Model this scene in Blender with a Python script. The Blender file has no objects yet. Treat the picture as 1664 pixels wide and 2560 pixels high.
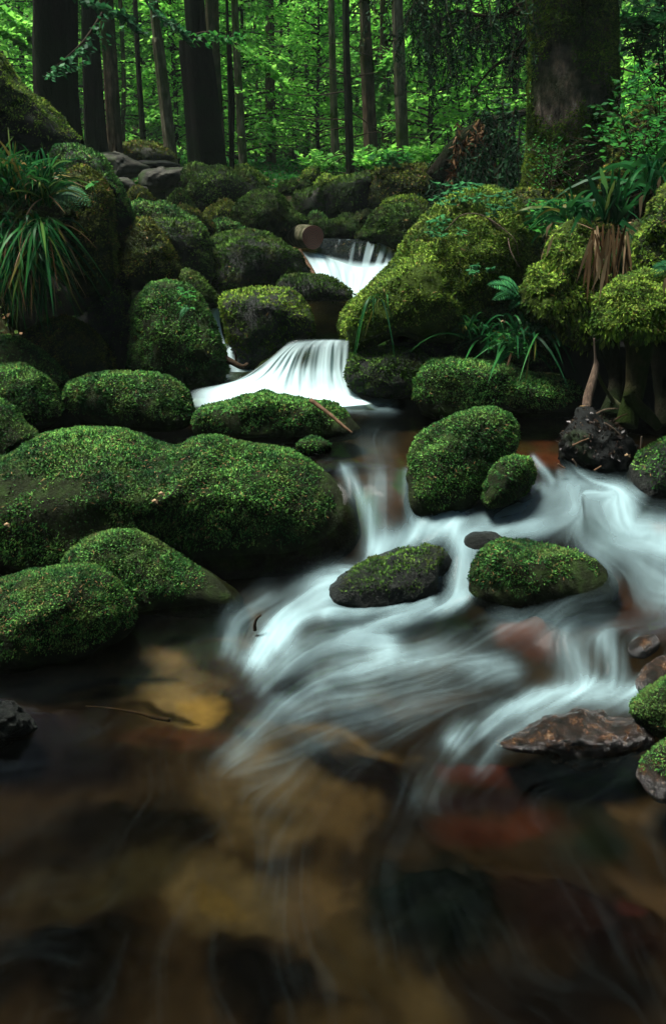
import bpy, math, random
import numpy as np
from mathutils import Vector
random.seed(7); RNG = np.random.default_rng(11)
SC = bpy.context.scene
COL = SC.collection
R = math.radians
# ------------------------------------------------------------------ camera, sky, sun, exposure
CAM_H, PITCH, FP = 1.4, R(14), 1707.0          # eye height, tilt down, focal length in photo pixels
CU, CV = 832.0, 931.0                          # principal point in the 1664 x 2560 photograph
cd = bpy.data.cameras.new('camera'); cam = bpy.data.objects.new('camera', cd); COL.objects.link(cam)
cam.location = (0, 0, CAM_H); cam.rotation_euler = (R(90) - PITCH, 0, 0)
cd.sensor_fit = 'VERTICAL'; cd.sensor_height = 36.0; cd.sensor_width = 24.0; cd.lens = FP/2560*36
cd.shift_y = -(1280 - CV)/2560
cd.clip_start = 0.05; cd.clip_end = 500
SC.camera = cam
w = bpy.data.worlds.new('World'); SC.world = w; w.use_nodes = True
nt = w.node_tree; sky = nt.nodes.new('ShaderNodeTexSky'); sky.sky_type = 'NISHITA'; sky.sun_disc = False
SUN_EL, SUN_AZ = 71, -72                       # light comes from the left, high up
sky.sun_elevation = R(SUN_EL); sky.sun_rotation = R(SUN_AZ)
sky.dust_density = 2.0
nt.links.new(sky.outputs[0], nt.nodes['Background'].inputs[0]); nt.nodes['Background'].inputs[1].default_value = 0.05
sd = bpy.data.lights.new('sun', 'SUN'); sun = bpy.data.objects.new('sun', sd); COL.objects.link(sun)
sd.energy = 4.2; sd.angle = R(20); sd.color = (1.0, 0.97, 0.9)
sdir = Vector((math.sin(R(SUN_AZ))*math.cos(R(SUN_EL)), math.cos(R(SUN_AZ))*math.cos(R(SUN_EL)), math.sin(R(SUN_EL))))
sun.rotation_euler = sdir.to_track_quat('Z', 'Y').to_euler(); sun.location = (0, 0, 30)
SC.view_settings.view_transform = 'Standard'; SC.view_settings.look = 'None'
SC.view_settings.exposure = 1.75; SC.view_settings.gamma = 1.0
SC.cycles.max_bounces = 8; SC.cycles.diffuse_bounces = 3; SC.cycles.glossy_bounces = 2
SC.cycles.transparent_max_bounces = 12; SC.cycles.transmission_bounces = 4
SC.cycles.use_adaptive_sampling = True; SC.cycles.adaptive_threshold = 0.02

# ------------------------------------------------------------------ maths helpers
FW = np.array([0, math.cos(PITCH), -math.sin(PITCH)]); UP = np.array([0, math.sin(PITCH), math.cos(PITCH)])
RT = np.array([1.0, 0, 0]); CAM = np.array([0, 0, CAM_H])
def ray(u, v):
    u = np.asarray(u, float); v = np.asarray(v, float)
    return FW + ((u-CU)/FP)[..., None]*RT + ((CV-v)/FP)[..., None]*UP
def P(u, v, Y):                                # a photo point at distance Y up-stream
    d = ray(u, v); return CAM + d*(np.asarray(Y, float)/d[..., 1])[..., None]
def Pz(u, v, z):                               # a photo point on the level z
    d = ray(u, v); return CAM + d*((np.asarray(z, float)-CAM_H)/d[..., 2])[..., None]
def proj(p):
    q = p-CAM; t = q@FW; return CU+FP*(q@RT)/t, CV-FP*(q@UP)/t
FR = {'A': (0, 400, .5378), 'B': (832, 400, .5378), 'C': (0, 1000, .5378), 'D': (832, 1000, .5378), 'E': (200, 360, .2715),
      'F': (600, 360, .3361), 'G': (0, 700, .3878), 'H': (1200, 380, .29994), 'I': (1264, 760, .2586), 'J': (0, 0, .5378),
      'K': (832, 0, .5378), 'L': (832, 1650, .5378), 'M': (0, 1700, .5378), 'Q': (0, 0, 1.0), 'S': (0, 0, 1.0757)}
def q(f, pts):
    a = FR[f]; return [(a[0]+x*a[2], a[1]+y*a[2]) for x, y in pts]
def hsh(ix, iy, iz, s):
    h = (ix*374761393 + iy*668265263 + iz*2147483647 + s*1274126177) & 0xffffffff
    h = ((h ^ (h >> 13))*1274126177) & 0xffffffff
    return ((h ^ (h >> 16)) & 0xffffff)/float(0xffffff)
def vn(p, s=0):                                # value noise 0..1
    p = np.asarray(p, float); i = np.floor(p).astype(np.int64); f = p-i; f = f*f*(3-2*f); r = 0
    for a in (0, 1):
        for b in (0, 1):
            for c in (0, 1):
                wgt = (f[..., 0] if a else 1-f[..., 0])*(f[..., 1] if b else 1-f[..., 1])*(f[..., 2] if c else 1-f[..., 2])
                r = r+wgt*hsh(i[..., 0]+a, i[..., 1]+b, i[..., 2]+c, s)
    return r
def fbm(p, s=0, o=4):
    r = 0; a = .5; t = 0
    for k in range(o): r = r+a*vn(p*2**k+17.3*k, s+k); t += a; a *= .5
    return r/t-.5
def nrm(v): return v/np.maximum(np.linalg.norm(v, axis=-1, keepdims=True), 1e-9)
def sst(x): x = np.clip(x, 0, 1); return x*x*(3-2*x)

# ------------------------------------------------------------------ mesh helpers
def mesh(name, V, F, mat, parent=None, smooth=True, attrs=None):
    """F: (n,3) or (n,4) int array, or list of such arrays"""
    V = np.asarray(V, np.float32); Fs = F if isinstance(F, list) else [F]
    m = bpy.data.meshes.new(name); m.vertices.add(len(V)); m.vertices.foreach_set('co', V.ravel())
    lt = np.concatenate([np.full(len(f), f.shape[1]) for f in Fs]); lv = np.concatenate([f.ravel() for f in Fs]).astype(np.int32)
    m.loops.add(len(lv)); m.loops.foreach_set('vertex_index', lv)
    m.polygons.add(len(lt)); ls = np.concatenate([[0], np.cumsum(lt)[:-1]]).astype(np.int32)
    m.polygons.foreach_set('loop_start', ls)
    m.update(calc_edges=True); m.validate()
    m.polygons.foreach_set('use_smooth', np.full(len(m.polygons), smooth)); m.materials.append(mat)
    for k, a in (attrs or {}).items():
        if a.ndim == 1:
            at = m.attributes.new(k, 'FLOAT', 'POINT'); at.data.foreach_set('value', a.astype(np.float32))
        else:
            at = m.attributes.new(k, 'FLOAT_COLOR', 'POINT')
            at.data.foreach_set('color', np.concatenate([a, np.ones((len(a), 1))], 1).astype(np.float32).ravel())
    o = bpy.data.objects.new(name, m); COL.objects.link(o)
    if parent: o.parent = parent
    return o
def tag(o, label, cat, group=None):
    o['label'] = label; o['category'] = cat
    if group: o['group'] = group
    return o
def struct(o): o['kind'] = 'structure'; return o
def thing(name, loc, label, cat, group=None):
    o = bpy.data.objects.new(name, None); COL.objects.link(o); o.empty_display_size = .1
    o.location = [float(c) for c in loc]; return tag(o, label, cat, group)
def sub(name, V, F, mat, root, **k):           # a part whose mesh is written in world points
    return mesh(name, np.asarray(V)-np.array(root.location), F, mat, root, **k)
class Acc:                                     # collects pieces of one mesh
    def __init__(s): s.V = []; s.F = []; s.n = 0
    def add(s, V, F): s.V.append(V); s.F.append(F+s.n); s.n += len(V)
    def out(s):
        d = {}
        for f in s.F: d.setdefault(f.shape[1], []).append(f)
        return np.concatenate(s.V), [np.concatenate(x) for x in d.values()]
def grid_f(a, b, wrap=False):                  # quads of an a x b grid of points
    i, j = np.meshgrid(np.arange(a-1), np.arange(b if wrap else b-1), indexing='ij'); j2 = (j+1) % b
    return np.stack([i*b+j, i*b+j2, (i+1)*b+j2, (i+1)*b+j], -1).reshape(-1, 4)
def tube(pts, rad, n=10, rough=0, fr=8, seed=0, cap=True, flare=0, ridges=0):
    pts = np.asarray(pts, float); rad = np.asarray(rad, float); m = len(pts)
    T = nrm(np.gradient(pts, axis=0)); ref = np.array([0, 1, 0.]) if abs(T[:, 2]).mean() > .6 else np.array([0, 0, 1.])
    A = nrm(np.cross(T, ref)); B = np.cross(T, A)
    th = np.linspace(0, 2*np.pi, n, endpoint=False); c, s = np.cos(th), np.sin(th)
    D = A[:, None]*c[None, :, None]+B[:, None]*s[None, :, None]; rr = rad[:, None]*np.ones(n)
    base = pts[:, None]+D*rr[..., None]
    if rough: rr = rr*(1+rough*fbm(base*fr*np.array([1, 1, .35]), seed, 4)*2)
    if ridges: rr = rr*(1+ridges*np.cos(th*5+seed+fbm(base*.8, seed)*4)*sst((rad/rad.min()-1)[:, None]*1.2))
    V = (pts[:, None]+D*rr[..., None]).reshape(-1, 3); F = grid_f(m, n, True)
    if cap:
        V = np.concatenate([V, pts[:1], pts[-1:]]); k = np.arange(n); k2 = (k+1) % n
        F = np.concatenate([F, np.stack([k2, k, np.full(n, m*n), np.full(n, m*n)], 1), np.stack([k, k2, np.full(n, m*n+1), np.full(n, m*n+1)], 1)+0])
        F[-n:, 0] += (m-1)*n; F[-n:, 1] += (m-1)*n
        Ft = F[-2*n:, :3]; return V, [F[:-2*n], Ft]
    return V, [F]
def spline(pts, n):                            # Catmull-Rom through control points
    p = np.asarray(pts, float); p = np.concatenate([[2*p[0]-p[1]], p, [2*p[-1]-p[-2]]]); m = len(p)-3
    t = np.linspace(0, m-1e-6, n); i = t.astype(int); f = (t-i)[:, None]
    a, b, c, d = p[i], p[i+1], p[i+2], p[i+3]
    return .5*(2*b+(c-a)*f+(2*a-5*b+4*c-d)*f*f+(3*b-a-3*c+d)*f**3)
_ICO = {}
def ico(sub_):
    if sub_ not in _ICO:
        import bmesh
        b = bmesh.new(); bmesh.ops.create_icosphere(b, subdivisions=sub_, radius=1)
        _ICO[sub_] = (np.array([v.co[:] for v in b.verts]), np.array([[v.index for v in f.verts] for f in b.faces])); b.free()
    return _ICO[sub_]
def kites(p, d, L, W, up=None, bend=0.0):      # one 4-point leaf per row: base p, direction d
    n = len(p); s = nrm(np.cross(d, up if up is not None else nrm(RNG.normal(size=(n, 3)))))
    L = np.broadcast_to(np.asarray(L, float), (n,))[:, None]; W = np.broadcast_to(np.asarray(W, float), (n,))[:, None]
    mid = p+d*L*.5; tip = p+d*L
    if bend: mid = mid+np.array([0, 0, 1.])*L*bend
    V = np.stack([p, mid+s*W, tip, mid-s*W], 1).reshape(-1, 3)
    return V, np.arange(4*n).reshape(-1, 4)

# ------------------------------------------------------------------ materials
def mat(name):
    m = bpy.data.materials.new(name); m.use_nodes = True; n = m.node_tree; return m, n, n.nodes['Principled BSDF'], n.nodes, n.links
def ramp(N, stops, interp='LINEAR'):
    r = N.new('ShaderNodeValToRGB'); e = r.color_ramp.elements; r.color_ramp.interpolation = interp
    while len(e) < len(stops): e.new(.5)
    for x, (p, c) in zip(e, stops): x.position = p; x.color = (*c, 1)
    return r
def noise(N, Lk, sc, det=4, coord=None, rough=.6, dist=0):
    t = N.new('ShaderNodeTexNoise'); t.inputs['Scale'].default_value = sc; t.inputs['Detail'].default_value = det
    t.inputs['Roughness'].default_value = rough; t.inputs['Distortion'].default_value = dist
    Lk.new(coord, t.inputs['Vector']); return t
def pos(N): return N.new('ShaderNodeNewGeometry')
def mix(N, Lk, a, b, f, mode='MIX'):
    m = N.new('ShaderNodeMix'); m.data_type = 'RGBA'; m.blend_type = mode
    for s, i in ((a, 6), (b, 7)):
        if isinstance(s, tuple): m.inputs[i].default_value = (*s, 1)
        else: Lk.new(s, m.inputs[i])
    if isinstance(f, float): m.inputs[0].default_value = f
    else: Lk.new(f, m.inputs[0])
    return m.outputs[2]
def leafy(name, cols, patch=2.0, pc=((.3, .3, .3), (1.2, 1.2, 1.2)), trans=.3, rough=.6, odd=None, pr=(.35, .65), spec=.04, soft=0):
    m, n, b, N, Lk = mat(name); g = pos(N)
    k = len(cols); r = ramp(N, [((i+.5)/k*(.97 if odd else 1), c) for i, c in enumerate(cols)]+([(.98, odd[0]), (1, odd[-1])] if odd else []))
    Lk.new(g.outputs['Random Per Island'], r.inputs[0])
    t = noise(N, Lk, patch, 3, g.outputs['Position']); pr_ = ramp(N, [(pr[0], pc[0]), (pr[1], pc[1])]); Lk.new(t.outputs[0], pr_.inputs[0])
    c = mix(N, Lk, r.outputs[0], pr_.outputs[0], 1.0, 'MULTIPLY')
    if soft:
        t5 = noise(N, Lk, 34, 4, g.outputs['Position'], .7); r5 = ramp(N, [(.36, (.42, .46, .5)), (.62, (1.35, 1.3, 1.25))]); Lk.new(t5.outputs[0], r5.inputs[0]); c = mix(N, Lk, c, r5.outputs[0], 1.0, 'MULTIPLY')
        t6 = noise(N, Lk, 7, 5, g.outputs['Position'], .7); r6 = ramp(N, [(.50, (0, 0, 0)), (.68, (.6, .6, .6))]); Lk.new(t6.outputs[0], r6.inputs[0]); c = mix(N, Lk, c, (.070, .062, .022), r6.outputs[0])
        at = N.new('ShaderNodeAttribute'); at.attribute_name = 'cushion_normal'; vm = N.new('ShaderNodeMix'); vm.data_type = 'VECTOR'; vm.inputs[0].default_value = soft
        Lk.new(g.outputs['Normal'], vm.inputs[4]); Lk.new(at.outputs['Vector'], vm.inputs[5]); vn_ = N.new('ShaderNodeVectorMath'); vn_.operation = 'NORMALIZE'; Lk.new(vm.outputs[1], vn_.inputs[0]); Lk.new(vn_.outputs[0], b.inputs['Normal'])
    Lk.new(c, b.inputs['Base Color'])
    b.inputs['Roughness'].default_value = rough; b.inputs['Specular IOR Level'].default_value = spec
    if trans:
        tr = N.new('ShaderNodeBsdfTranslucent'); Lk.new(c, tr.inputs[0]); ms = N.new('ShaderNodeMixShader'); ms.inputs[0].default_value = trans
        Lk.new(b.outputs[0], ms.inputs[1]); Lk.new(tr.outputs[0], ms.inputs[2]); Lk.new(ms.outputs[0], N['Material Output'].inputs[0])
    return m
def surf(name, stops, sc, rough=.8, bump=.5, bsc=None, stretch=None, patch=None, spec=.04, dist=0.02, det=8, prange=(.42, .6)):
    m, n, b, N, Lk = mat(name); g = pos(N); co = g.outputs['Position']
    if stretch:
        mp = N.new('ShaderNodeMapping'); mp.inputs['Scale'].default_value = stretch; Lk.new(co, mp.inputs[0]); co = mp.outputs[0]
    t = noise(N, Lk, sc, det, co); r = ramp(N, stops); Lk.new(t.outputs[0], r.inputs[0]); c = r.outputs[0]
    if patch:
        t2 = noise(N, Lk, patch[0], 5, g.outputs['Position']); r2 = ramp(N, [(prange[0], (0, 0, 0)), (prange[1], (1, 1, 1))]); Lk.new(t2.outputs[0], r2.inputs[0])
        c = mix(N, Lk, c, patch[1], r2.outputs[0])
    Lk.new(c, b.inputs['Base Color']); b.inputs['Roughness'].default_value = rough; b.inputs['Specular IOR Level'].default_value = spec
    t3 = noise(N, Lk, bsc or sc*3, 8, co, .7); bp = N.new('ShaderNodeBump'); bp.inputs['Strength'].default_value = bump; bp.inputs['Distance'].default_value = dist
    Lk.new(t3.outputs[0], bp.inputs['Height']); Lk.new(bp.outputs[0], b.inputs['Normal'])
    return m
M = {}
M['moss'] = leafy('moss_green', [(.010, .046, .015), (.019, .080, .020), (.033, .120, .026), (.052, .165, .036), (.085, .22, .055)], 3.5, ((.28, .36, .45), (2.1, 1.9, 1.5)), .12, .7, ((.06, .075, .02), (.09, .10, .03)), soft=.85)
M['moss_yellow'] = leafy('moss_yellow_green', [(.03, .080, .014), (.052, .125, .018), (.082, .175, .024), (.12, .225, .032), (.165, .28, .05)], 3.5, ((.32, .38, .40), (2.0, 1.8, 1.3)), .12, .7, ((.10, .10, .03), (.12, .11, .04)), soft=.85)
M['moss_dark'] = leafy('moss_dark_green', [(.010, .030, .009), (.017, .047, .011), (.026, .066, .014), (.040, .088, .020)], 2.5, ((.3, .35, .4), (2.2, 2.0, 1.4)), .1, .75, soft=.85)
M['moss_brown'] = leafy('moss_olive', [(.03, .05, .012), (.045, .075, .014), (.065, .10, .018), (.09, .13, .03)], 3.0, ((.35, .35, .3), (1.9, 1.8, 1.2)), .1, .75, ((.14, .08, .04), (.18, .11, .06)), soft=.85)
M['litter'] = leafy('needle_litter', [(.10, .06, .025), (.16, .10, .04), (.24, .16, .07), (.07, .04, .02)], 6, ((.5, .5, .5), (1.1, 1.1, 1.1)), .1)
M['peat'] = surf('peaty_rock', [(.3, (.006, .007, .004)), (.52, (.012, .017, .007)), (.66, (.020, .038, .010)), (.8, (.05, .05, .035))], 14, .85, .8, 50)
M['peat_yellow'] = surf('moss_mat', [(.3, (.012, .018, .004)), (.55, (.03, .05, .008)), (.75, (.05, .085, .012))], 14, .85, .8, 50)
M['wet'] = surf('wet_rock', [(.36, (.004, .004, .003)), (.5, (.018, .012, .008)), (.62, (.065, .034, .016)), (.75, (.15, .10, .055))], 34, .16, 1.0, 60, spec=.8, dist=.03)
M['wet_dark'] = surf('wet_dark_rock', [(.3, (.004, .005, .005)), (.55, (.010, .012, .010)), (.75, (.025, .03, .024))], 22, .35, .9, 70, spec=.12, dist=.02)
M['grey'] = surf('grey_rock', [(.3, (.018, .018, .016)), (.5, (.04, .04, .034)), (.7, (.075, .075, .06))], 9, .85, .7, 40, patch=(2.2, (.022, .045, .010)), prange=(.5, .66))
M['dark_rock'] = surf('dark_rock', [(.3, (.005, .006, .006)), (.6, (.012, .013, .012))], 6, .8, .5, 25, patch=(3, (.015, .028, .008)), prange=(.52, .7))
M['soil'] = surf('forest_soil', [(.3, (.008, .007, .004)), (.5, (.022, .018, .008)), (.7, (.06, .04, .018))], 5, .9, .8, 30, patch=(1.1, (.012, .038, .008)), dist=.05)
M['bark'] = surf('dark_bark', [(.3, (.006, .006, .004)), (.55, (.018, .015, .010)), (.8, (.032, .028, .02))], 9, .9, 1, 22, (3, 3, .6), (1.6, (.008, .020, .005)), dist=.04)
M['bark_black'] = surf('black_bark', [(.3, (.003, .003, .002)), (.55, (.008, .007, .005)), (.8, (.018, .016, .011))], 9, .9, 1, 22, (3, 3, .6), (1.6, (.006, .014, .004)), dist=.04)
M['bark_brown'] = surf('brown_bark', [(.3, (.02, .014, .009)), (.5, (.075, .055, .035)), (.7, (.16, .12, .08))], 8, .9, 1, 22, (3, 3, .6), (1.5, (.018, .032, .006)), dist=.04)
M['bark_grey'] = surf('grey_bark', [(.3, (.03, .028, .018)), (.5, (.11, .10, .065)), (.7, (.24, .22, .15))], 8, .9, 1, 20, (3, 3, .6), (1.8, (.03, .055, .008)), dist=.03)
M['spruce_bark'] = surf('scaly_bark', [(.3, (.012, .011, .009)), (.48, (.08, .07, .055)), (.60, (.17, .13, .10)), (.72, (.28, .28, .24))], 16, .9, 1, 45, (1.6, 1.6, .7), (2.6, (.018, .032, .008)), dist=.05)
M['wood'] = surf('weathered_wood', [(.3, (.03, .018, .010)), (.5, (.10, .065, .04)), (.7, (.20, .14, .09))], 26, .7, 1, 60, (4, 4, .4), spec=.3)
M['twig'] = surf('dark_twig', [(.3, (.008, .006, .004)), (.6, (.03, .02, .012))], 30, .8, .3, 60)
M['stick'] = surf('brown_stick', [(.3, (.03, .018, .010)), (.6, (.10, .06, .035))], 30, .6, .3, 60)
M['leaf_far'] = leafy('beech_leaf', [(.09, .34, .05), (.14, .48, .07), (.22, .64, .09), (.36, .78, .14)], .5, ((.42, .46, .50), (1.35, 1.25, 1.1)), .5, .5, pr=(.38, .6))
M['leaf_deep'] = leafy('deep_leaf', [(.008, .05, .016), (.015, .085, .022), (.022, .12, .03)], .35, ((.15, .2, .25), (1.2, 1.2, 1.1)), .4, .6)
M['leaf_near'] = leafy('near_leaf', [(.02, .13, .03), (.035, .20, .035), (.06, .27, .04)], 1.5, ((.5, .5, .55), (1.1, 1.1, 1.0)), .45, .45)
M['teal_leaf'] = leafy('teal_leaf', [(.014, .085, .034), (.025, .13, .045), (.045, .19, .06)], 4, ((.5, .5, .55), (1.1, 1.1, 1.0)), .3, .5)
M['blade'] = leafy('grass_blade', [(.006, .045, .016), (.012, .08, .024), (.022, .125, .032), (.035, .16, .036)], 2, ((.5, .5, .5), (1.1, 1.1, 1.0)), .3, .35, ((.16, .14, .03), (.22, .16, .06)), spec=.03)
M['dead'] = leafy('dead_leaf', [(.10, .055, .025), (.24, .15, .075), (.42, .30, .17), (.05, .03, .015)], 5, ((.5, .5, .5), (1.1, 1.1, 1.1)), .2, .6)
M['debris'] = leafy('wet_debris', [(.006, .005, .004), (.015, .010, .008), (.03, .02, .014)], 5, ((.4, .4, .4), (1.2, 1.2, 1.2)), 0, .4, ((.05, .035, .02), (.08, .05, .03)), spec=.2)
M['needle'] = leafy('spruce_needle', [(.004, .022, .009), (.007, .035, .013), (.012, .05, .018)], 1, ((.5, .6, .6), (1.2, 1.2, 1.0)), .1, .6)
M['red_brown'] = leafy('dry_needle', [(.07, .03, .012), (.14, .07, .03), (.20, .12, .05)], 2, ((.4, .4, .4), (1.1, 1.1, 1.1)), .1)
def end_grain():
    m, n, b, N, Lk = mat('cut_wood'); tc = N.new('ShaderNodeTexCoord')
    wv = N.new('ShaderNodeTexWave'); wv.wave_type = 'RINGS'; wv.rings_direction = 'Y'; wv.inputs['Scale'].default_value = 22; wv.inputs['Distortion'].default_value = 2.5; wv.inputs['Detail'].default_value = 3
    Lk.new(tc.outputs['Object'], wv.inputs[0]); r = ramp(N, [(0, (.03, .009, .005)), (1, (.16, .045, .022))]); Lk.new(wv.outputs[0], r.inputs[0])
    t = noise(N, Lk, 14, 5, tc.outputs['Object']); c = mix(N, Lk, r.outputs[0], t.outputs[0], .35, 'MULTIPLY')
    Lk.new(c, b.inputs['Base Color']); b.inputs['Roughness'].default_value = .7; return m
M['cut'] = end_grain()
def water_mat(name, tint, foamc=(.62, .86, .88), rough=.13):
    m, n, b, N, Lk = mat(name); N.remove(b); out = N['Material Output']
    at = N.new('ShaderNodeAttribute'); at.attribute_name = 'foam'
    g = pos(N); mp = N.new('ShaderNodeMapping'); mp.inputs['Scale'].default_value = (1, 1, 1); Lk.new(g.outputs['Position'], mp.inputs[0])
    t = noise(N, Lk, 5, 3, mp.outputs[0]); bp = N.new('ShaderNodeBump'); bp.inputs['Strength'].default_value = .12; bp.inputs['Distance'].default_value = .02; Lk.new(t.outputs[0], bp.inputs['Height'])
    tr = N.new('ShaderNodeBsdfTransparent'); tr.inputs[0].default_value = (*tint, 1)
    gl = N.new('ShaderNodeBsdfGlossy'); gl.inputs['Roughness'].default_value = rough; gl.inputs[0].default_value = (1, 1, 1, 1); Lk.new(bp.outputs[0], gl.inputs['Normal'])
    fr = N.new('ShaderNodeFresnel'); fr.inputs[0].default_value = 1.25; Lk.new(bp.outputs[0], fr.inputs[1])
    fm_ = N.new('ShaderNodeMath'); fm_.operation = 'MULTIPLY'; fm_.inputs[1].default_value = .05; Lk.new(fr.outputs[0], fm_.inputs[0]); a = N.new('ShaderNodeMixShader'); Lk.new(fm_.outputs[0], a.inputs[0]); Lk.new(tr.outputs[0], a.inputs[1]); Lk.new(gl.outputs[0], a.inputs[2])
    df = N.new('ShaderNodeBsdfDiffuse'); df.inputs[0].default_value = (*foamc, 1); tl = N.new('ShaderNodeBsdfTranslucent'); tl.inputs[0].default_value = (*foamc, 1)
    fm = N.new('ShaderNodeMixShader'); fm.inputs[0].default_value = .25; Lk.new(df.outputs[0], fm.inputs[1]); Lk.new(tl.outputs[0], fm.inputs[2])
    e = N.new('ShaderNodeMixShader'); Lk.new(at.outputs['Fac'], e.inputs[0]); Lk.new(a.outputs[0], e.inputs[1]); Lk.new(fm.outputs[0], e.inputs[2]); Lk.new(e.outputs[0], out.inputs[0])
    return m
M['water'] = water_mat('stream_water', (.68, .64, .54), (.34, .51, .54))
M['pool'] = water_mat('pool_water', (.50, .52, .36), (.58, .77, .79))
def bed_mat():
    m, n, b, N, Lk = mat('stream_bed'); at = N.new('ShaderNodeAttribute'); at.attribute_name = 'tone'
    g = pos(N); t = noise(N, Lk, 9, 4, g.outputs['Position']); r = ramp(N, [(.3, (.55, .55, .55)), (.7, (1.25, 1.25, 1.25))]); Lk.new(t.outputs[0], r.inputs[0])
    Lk.new(mix(N, Lk, at.outputs['Color'], r.outputs[0], 1.0, 'MULTIPLY'), b.inputs['Base Color']); b.inputs['Roughness'].default_value = .8; b.inputs['Specular IOR Level'].default_value = .0
    return m
M['bed'] = bed_mat()

# ------------------------------------------------------------------ terrain
GY = [-30, -5, 2.0, 3.2, 4, 5, 6, 7, 8, 10, 12, 16, 22, 30, 45, 60, 90]
GZ = [2.0, -.5, -.45, -.25, -.1, .25, .35, .55, .78, 1.25, 1.7, 2.1, 2.6, 4.2, 10, 19, 34]
def ground_z(x, y):
    g = np.interp(y, GY, GZ); xc = np.interp(y, [0, 3, 6, 9, 14], [0, .1, .1, .6, .6])
    wl = np.interp(y, [-10, 2, 3, 4, 6, 9, 16], [1.5, 1.3, 1.4, 1.6, 1.5, 2.5, 6]); dl = sst(((xc-x)-wl)/np.interp(y, [2, 4], [1.0, 1.6]))
    dr = sst(((x-xc)-wl+.1)/np.interp(y, [2, 4], [.9, 1.4])); hl = np.interp(y, [0, 4, 7, 10, 16], [1.2, 1.2, 1.0, .6, .5]); hr = np.interp(y, [0, 4, 7, 10, 16], [.9, 1.15, .9, .5, .3])
    z = g+dl*hl+dr*hr+np.maximum(abs(x-xc)-4, 0)*.10*np.clip(1-y/40, .2, 1)
    return z+fbm(np.stack([x*.5, y*.5, x*0], -1), 3)*.5*sst(y/10)+fbm(np.stack([x*2, y*2, x*0], -1), 5)*.12
def ground():
    ys = np.concatenate([np.linspace(-30, 0, 30), np.linspace(.2, 14, 140), np.linspace(14.5, 90, 90)]); xs = np.sinh(np.linspace(-3.2, 3.2, 170))*5.2
    Y, X = np.meshgrid(ys, xs, indexing='ij'); Z = ground_z(X, Y)
    struct(mesh('ground', np.stack([X, Y, Z], -1).reshape(-1, 3), grid_f(len(ys), len(xs))[:, ::-1], M['soil']))
ground()

# ------------------------------------------------------------------ stream water and its bed
WCP = [(450, 1010, .3), (700, 1010, .3), (900, 1010, .3), (1100, 1060, .3), (1300, 1060, .3), (1500, 1080, .3), (1640, 1100, .3), (600, 1090, .3), (850, 1110, .3), (1000, 1100, .3), (1250, 1130, .3), (300, 1060, .3), (100, 1060, .3),
       (880, 1165, .29), (980, 1170, .29), (1380, 1165, .28), (1500, 1200, .26), (1660, 1230, .24), (900, 1260, .20), (980, 1265, .20), (930, 1370, .07), (1300, 1180, .26), (1360, 1240, .22), (1450, 1300, .19), (1560, 1340, .17), (1660, 1350, .16),
       (1020, 1330, .10), (1130, 1310, .13), (1240, 1300, .15), (1140, 1390, .09), (1150, 1480, .03), (1400, 1370, .14), (1550, 1420, .12), (1660, 1480, .11), (1560, 1520, .09), (1400, 1570, .08), (1480, 1590, .08), (1620, 1600, .09),
       (820, 1440, .02), (700, 1500, 0), (550, 1560, 0), (1000, 1560, .01), (1200, 1580, .04), (1300, 1650, .02), (1450, 1720, 0), (1600, 1740, 0), (1150, 1700, 0), (900, 1750, 0), (600, 1750, 0), (300, 1700, 0), (0, 1700, 0), (0, 1450, 0), (300, 1500, 0),
       (200, 2000, 0), (800, 2000, 0), (1400, 2000, 0), (1700, 2000, 0), (-300, 2500, 0), (800, 2500, 0), (2000, 2500, 0), (-300, 1800, 0), (2000, 1800, 0), (-300, 1500, 0), (2000, 1500, .12), (2000, 1200, .25), (-200, 1100, .3)]
_c = np.array(WCP, float); _p = Pz(_c[:, 0], _c[:, 1], _c[:, 2])[:, :2]
def _phi(a, b): d = np.sqrt(((a[:, None]-b[None])**2).sum(-1)+.0004); return d
_K = _phi(_p, _p)+np.eye(len(_p))*.01; _w = np.linalg.solve(_K, _c[:, 2]-.1)
def water_z(x, y):
    s = x.shape; pts = np.stack([x.ravel(), y.ravel()], 1); r = np.empty(len(pts))
    for i in range(0, len(pts), 40000): r[i:i+40000] = _phi(pts[i:i+40000], _p)@_w
    return np.clip(r+.1, -.01, .30).reshape(s)
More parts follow.
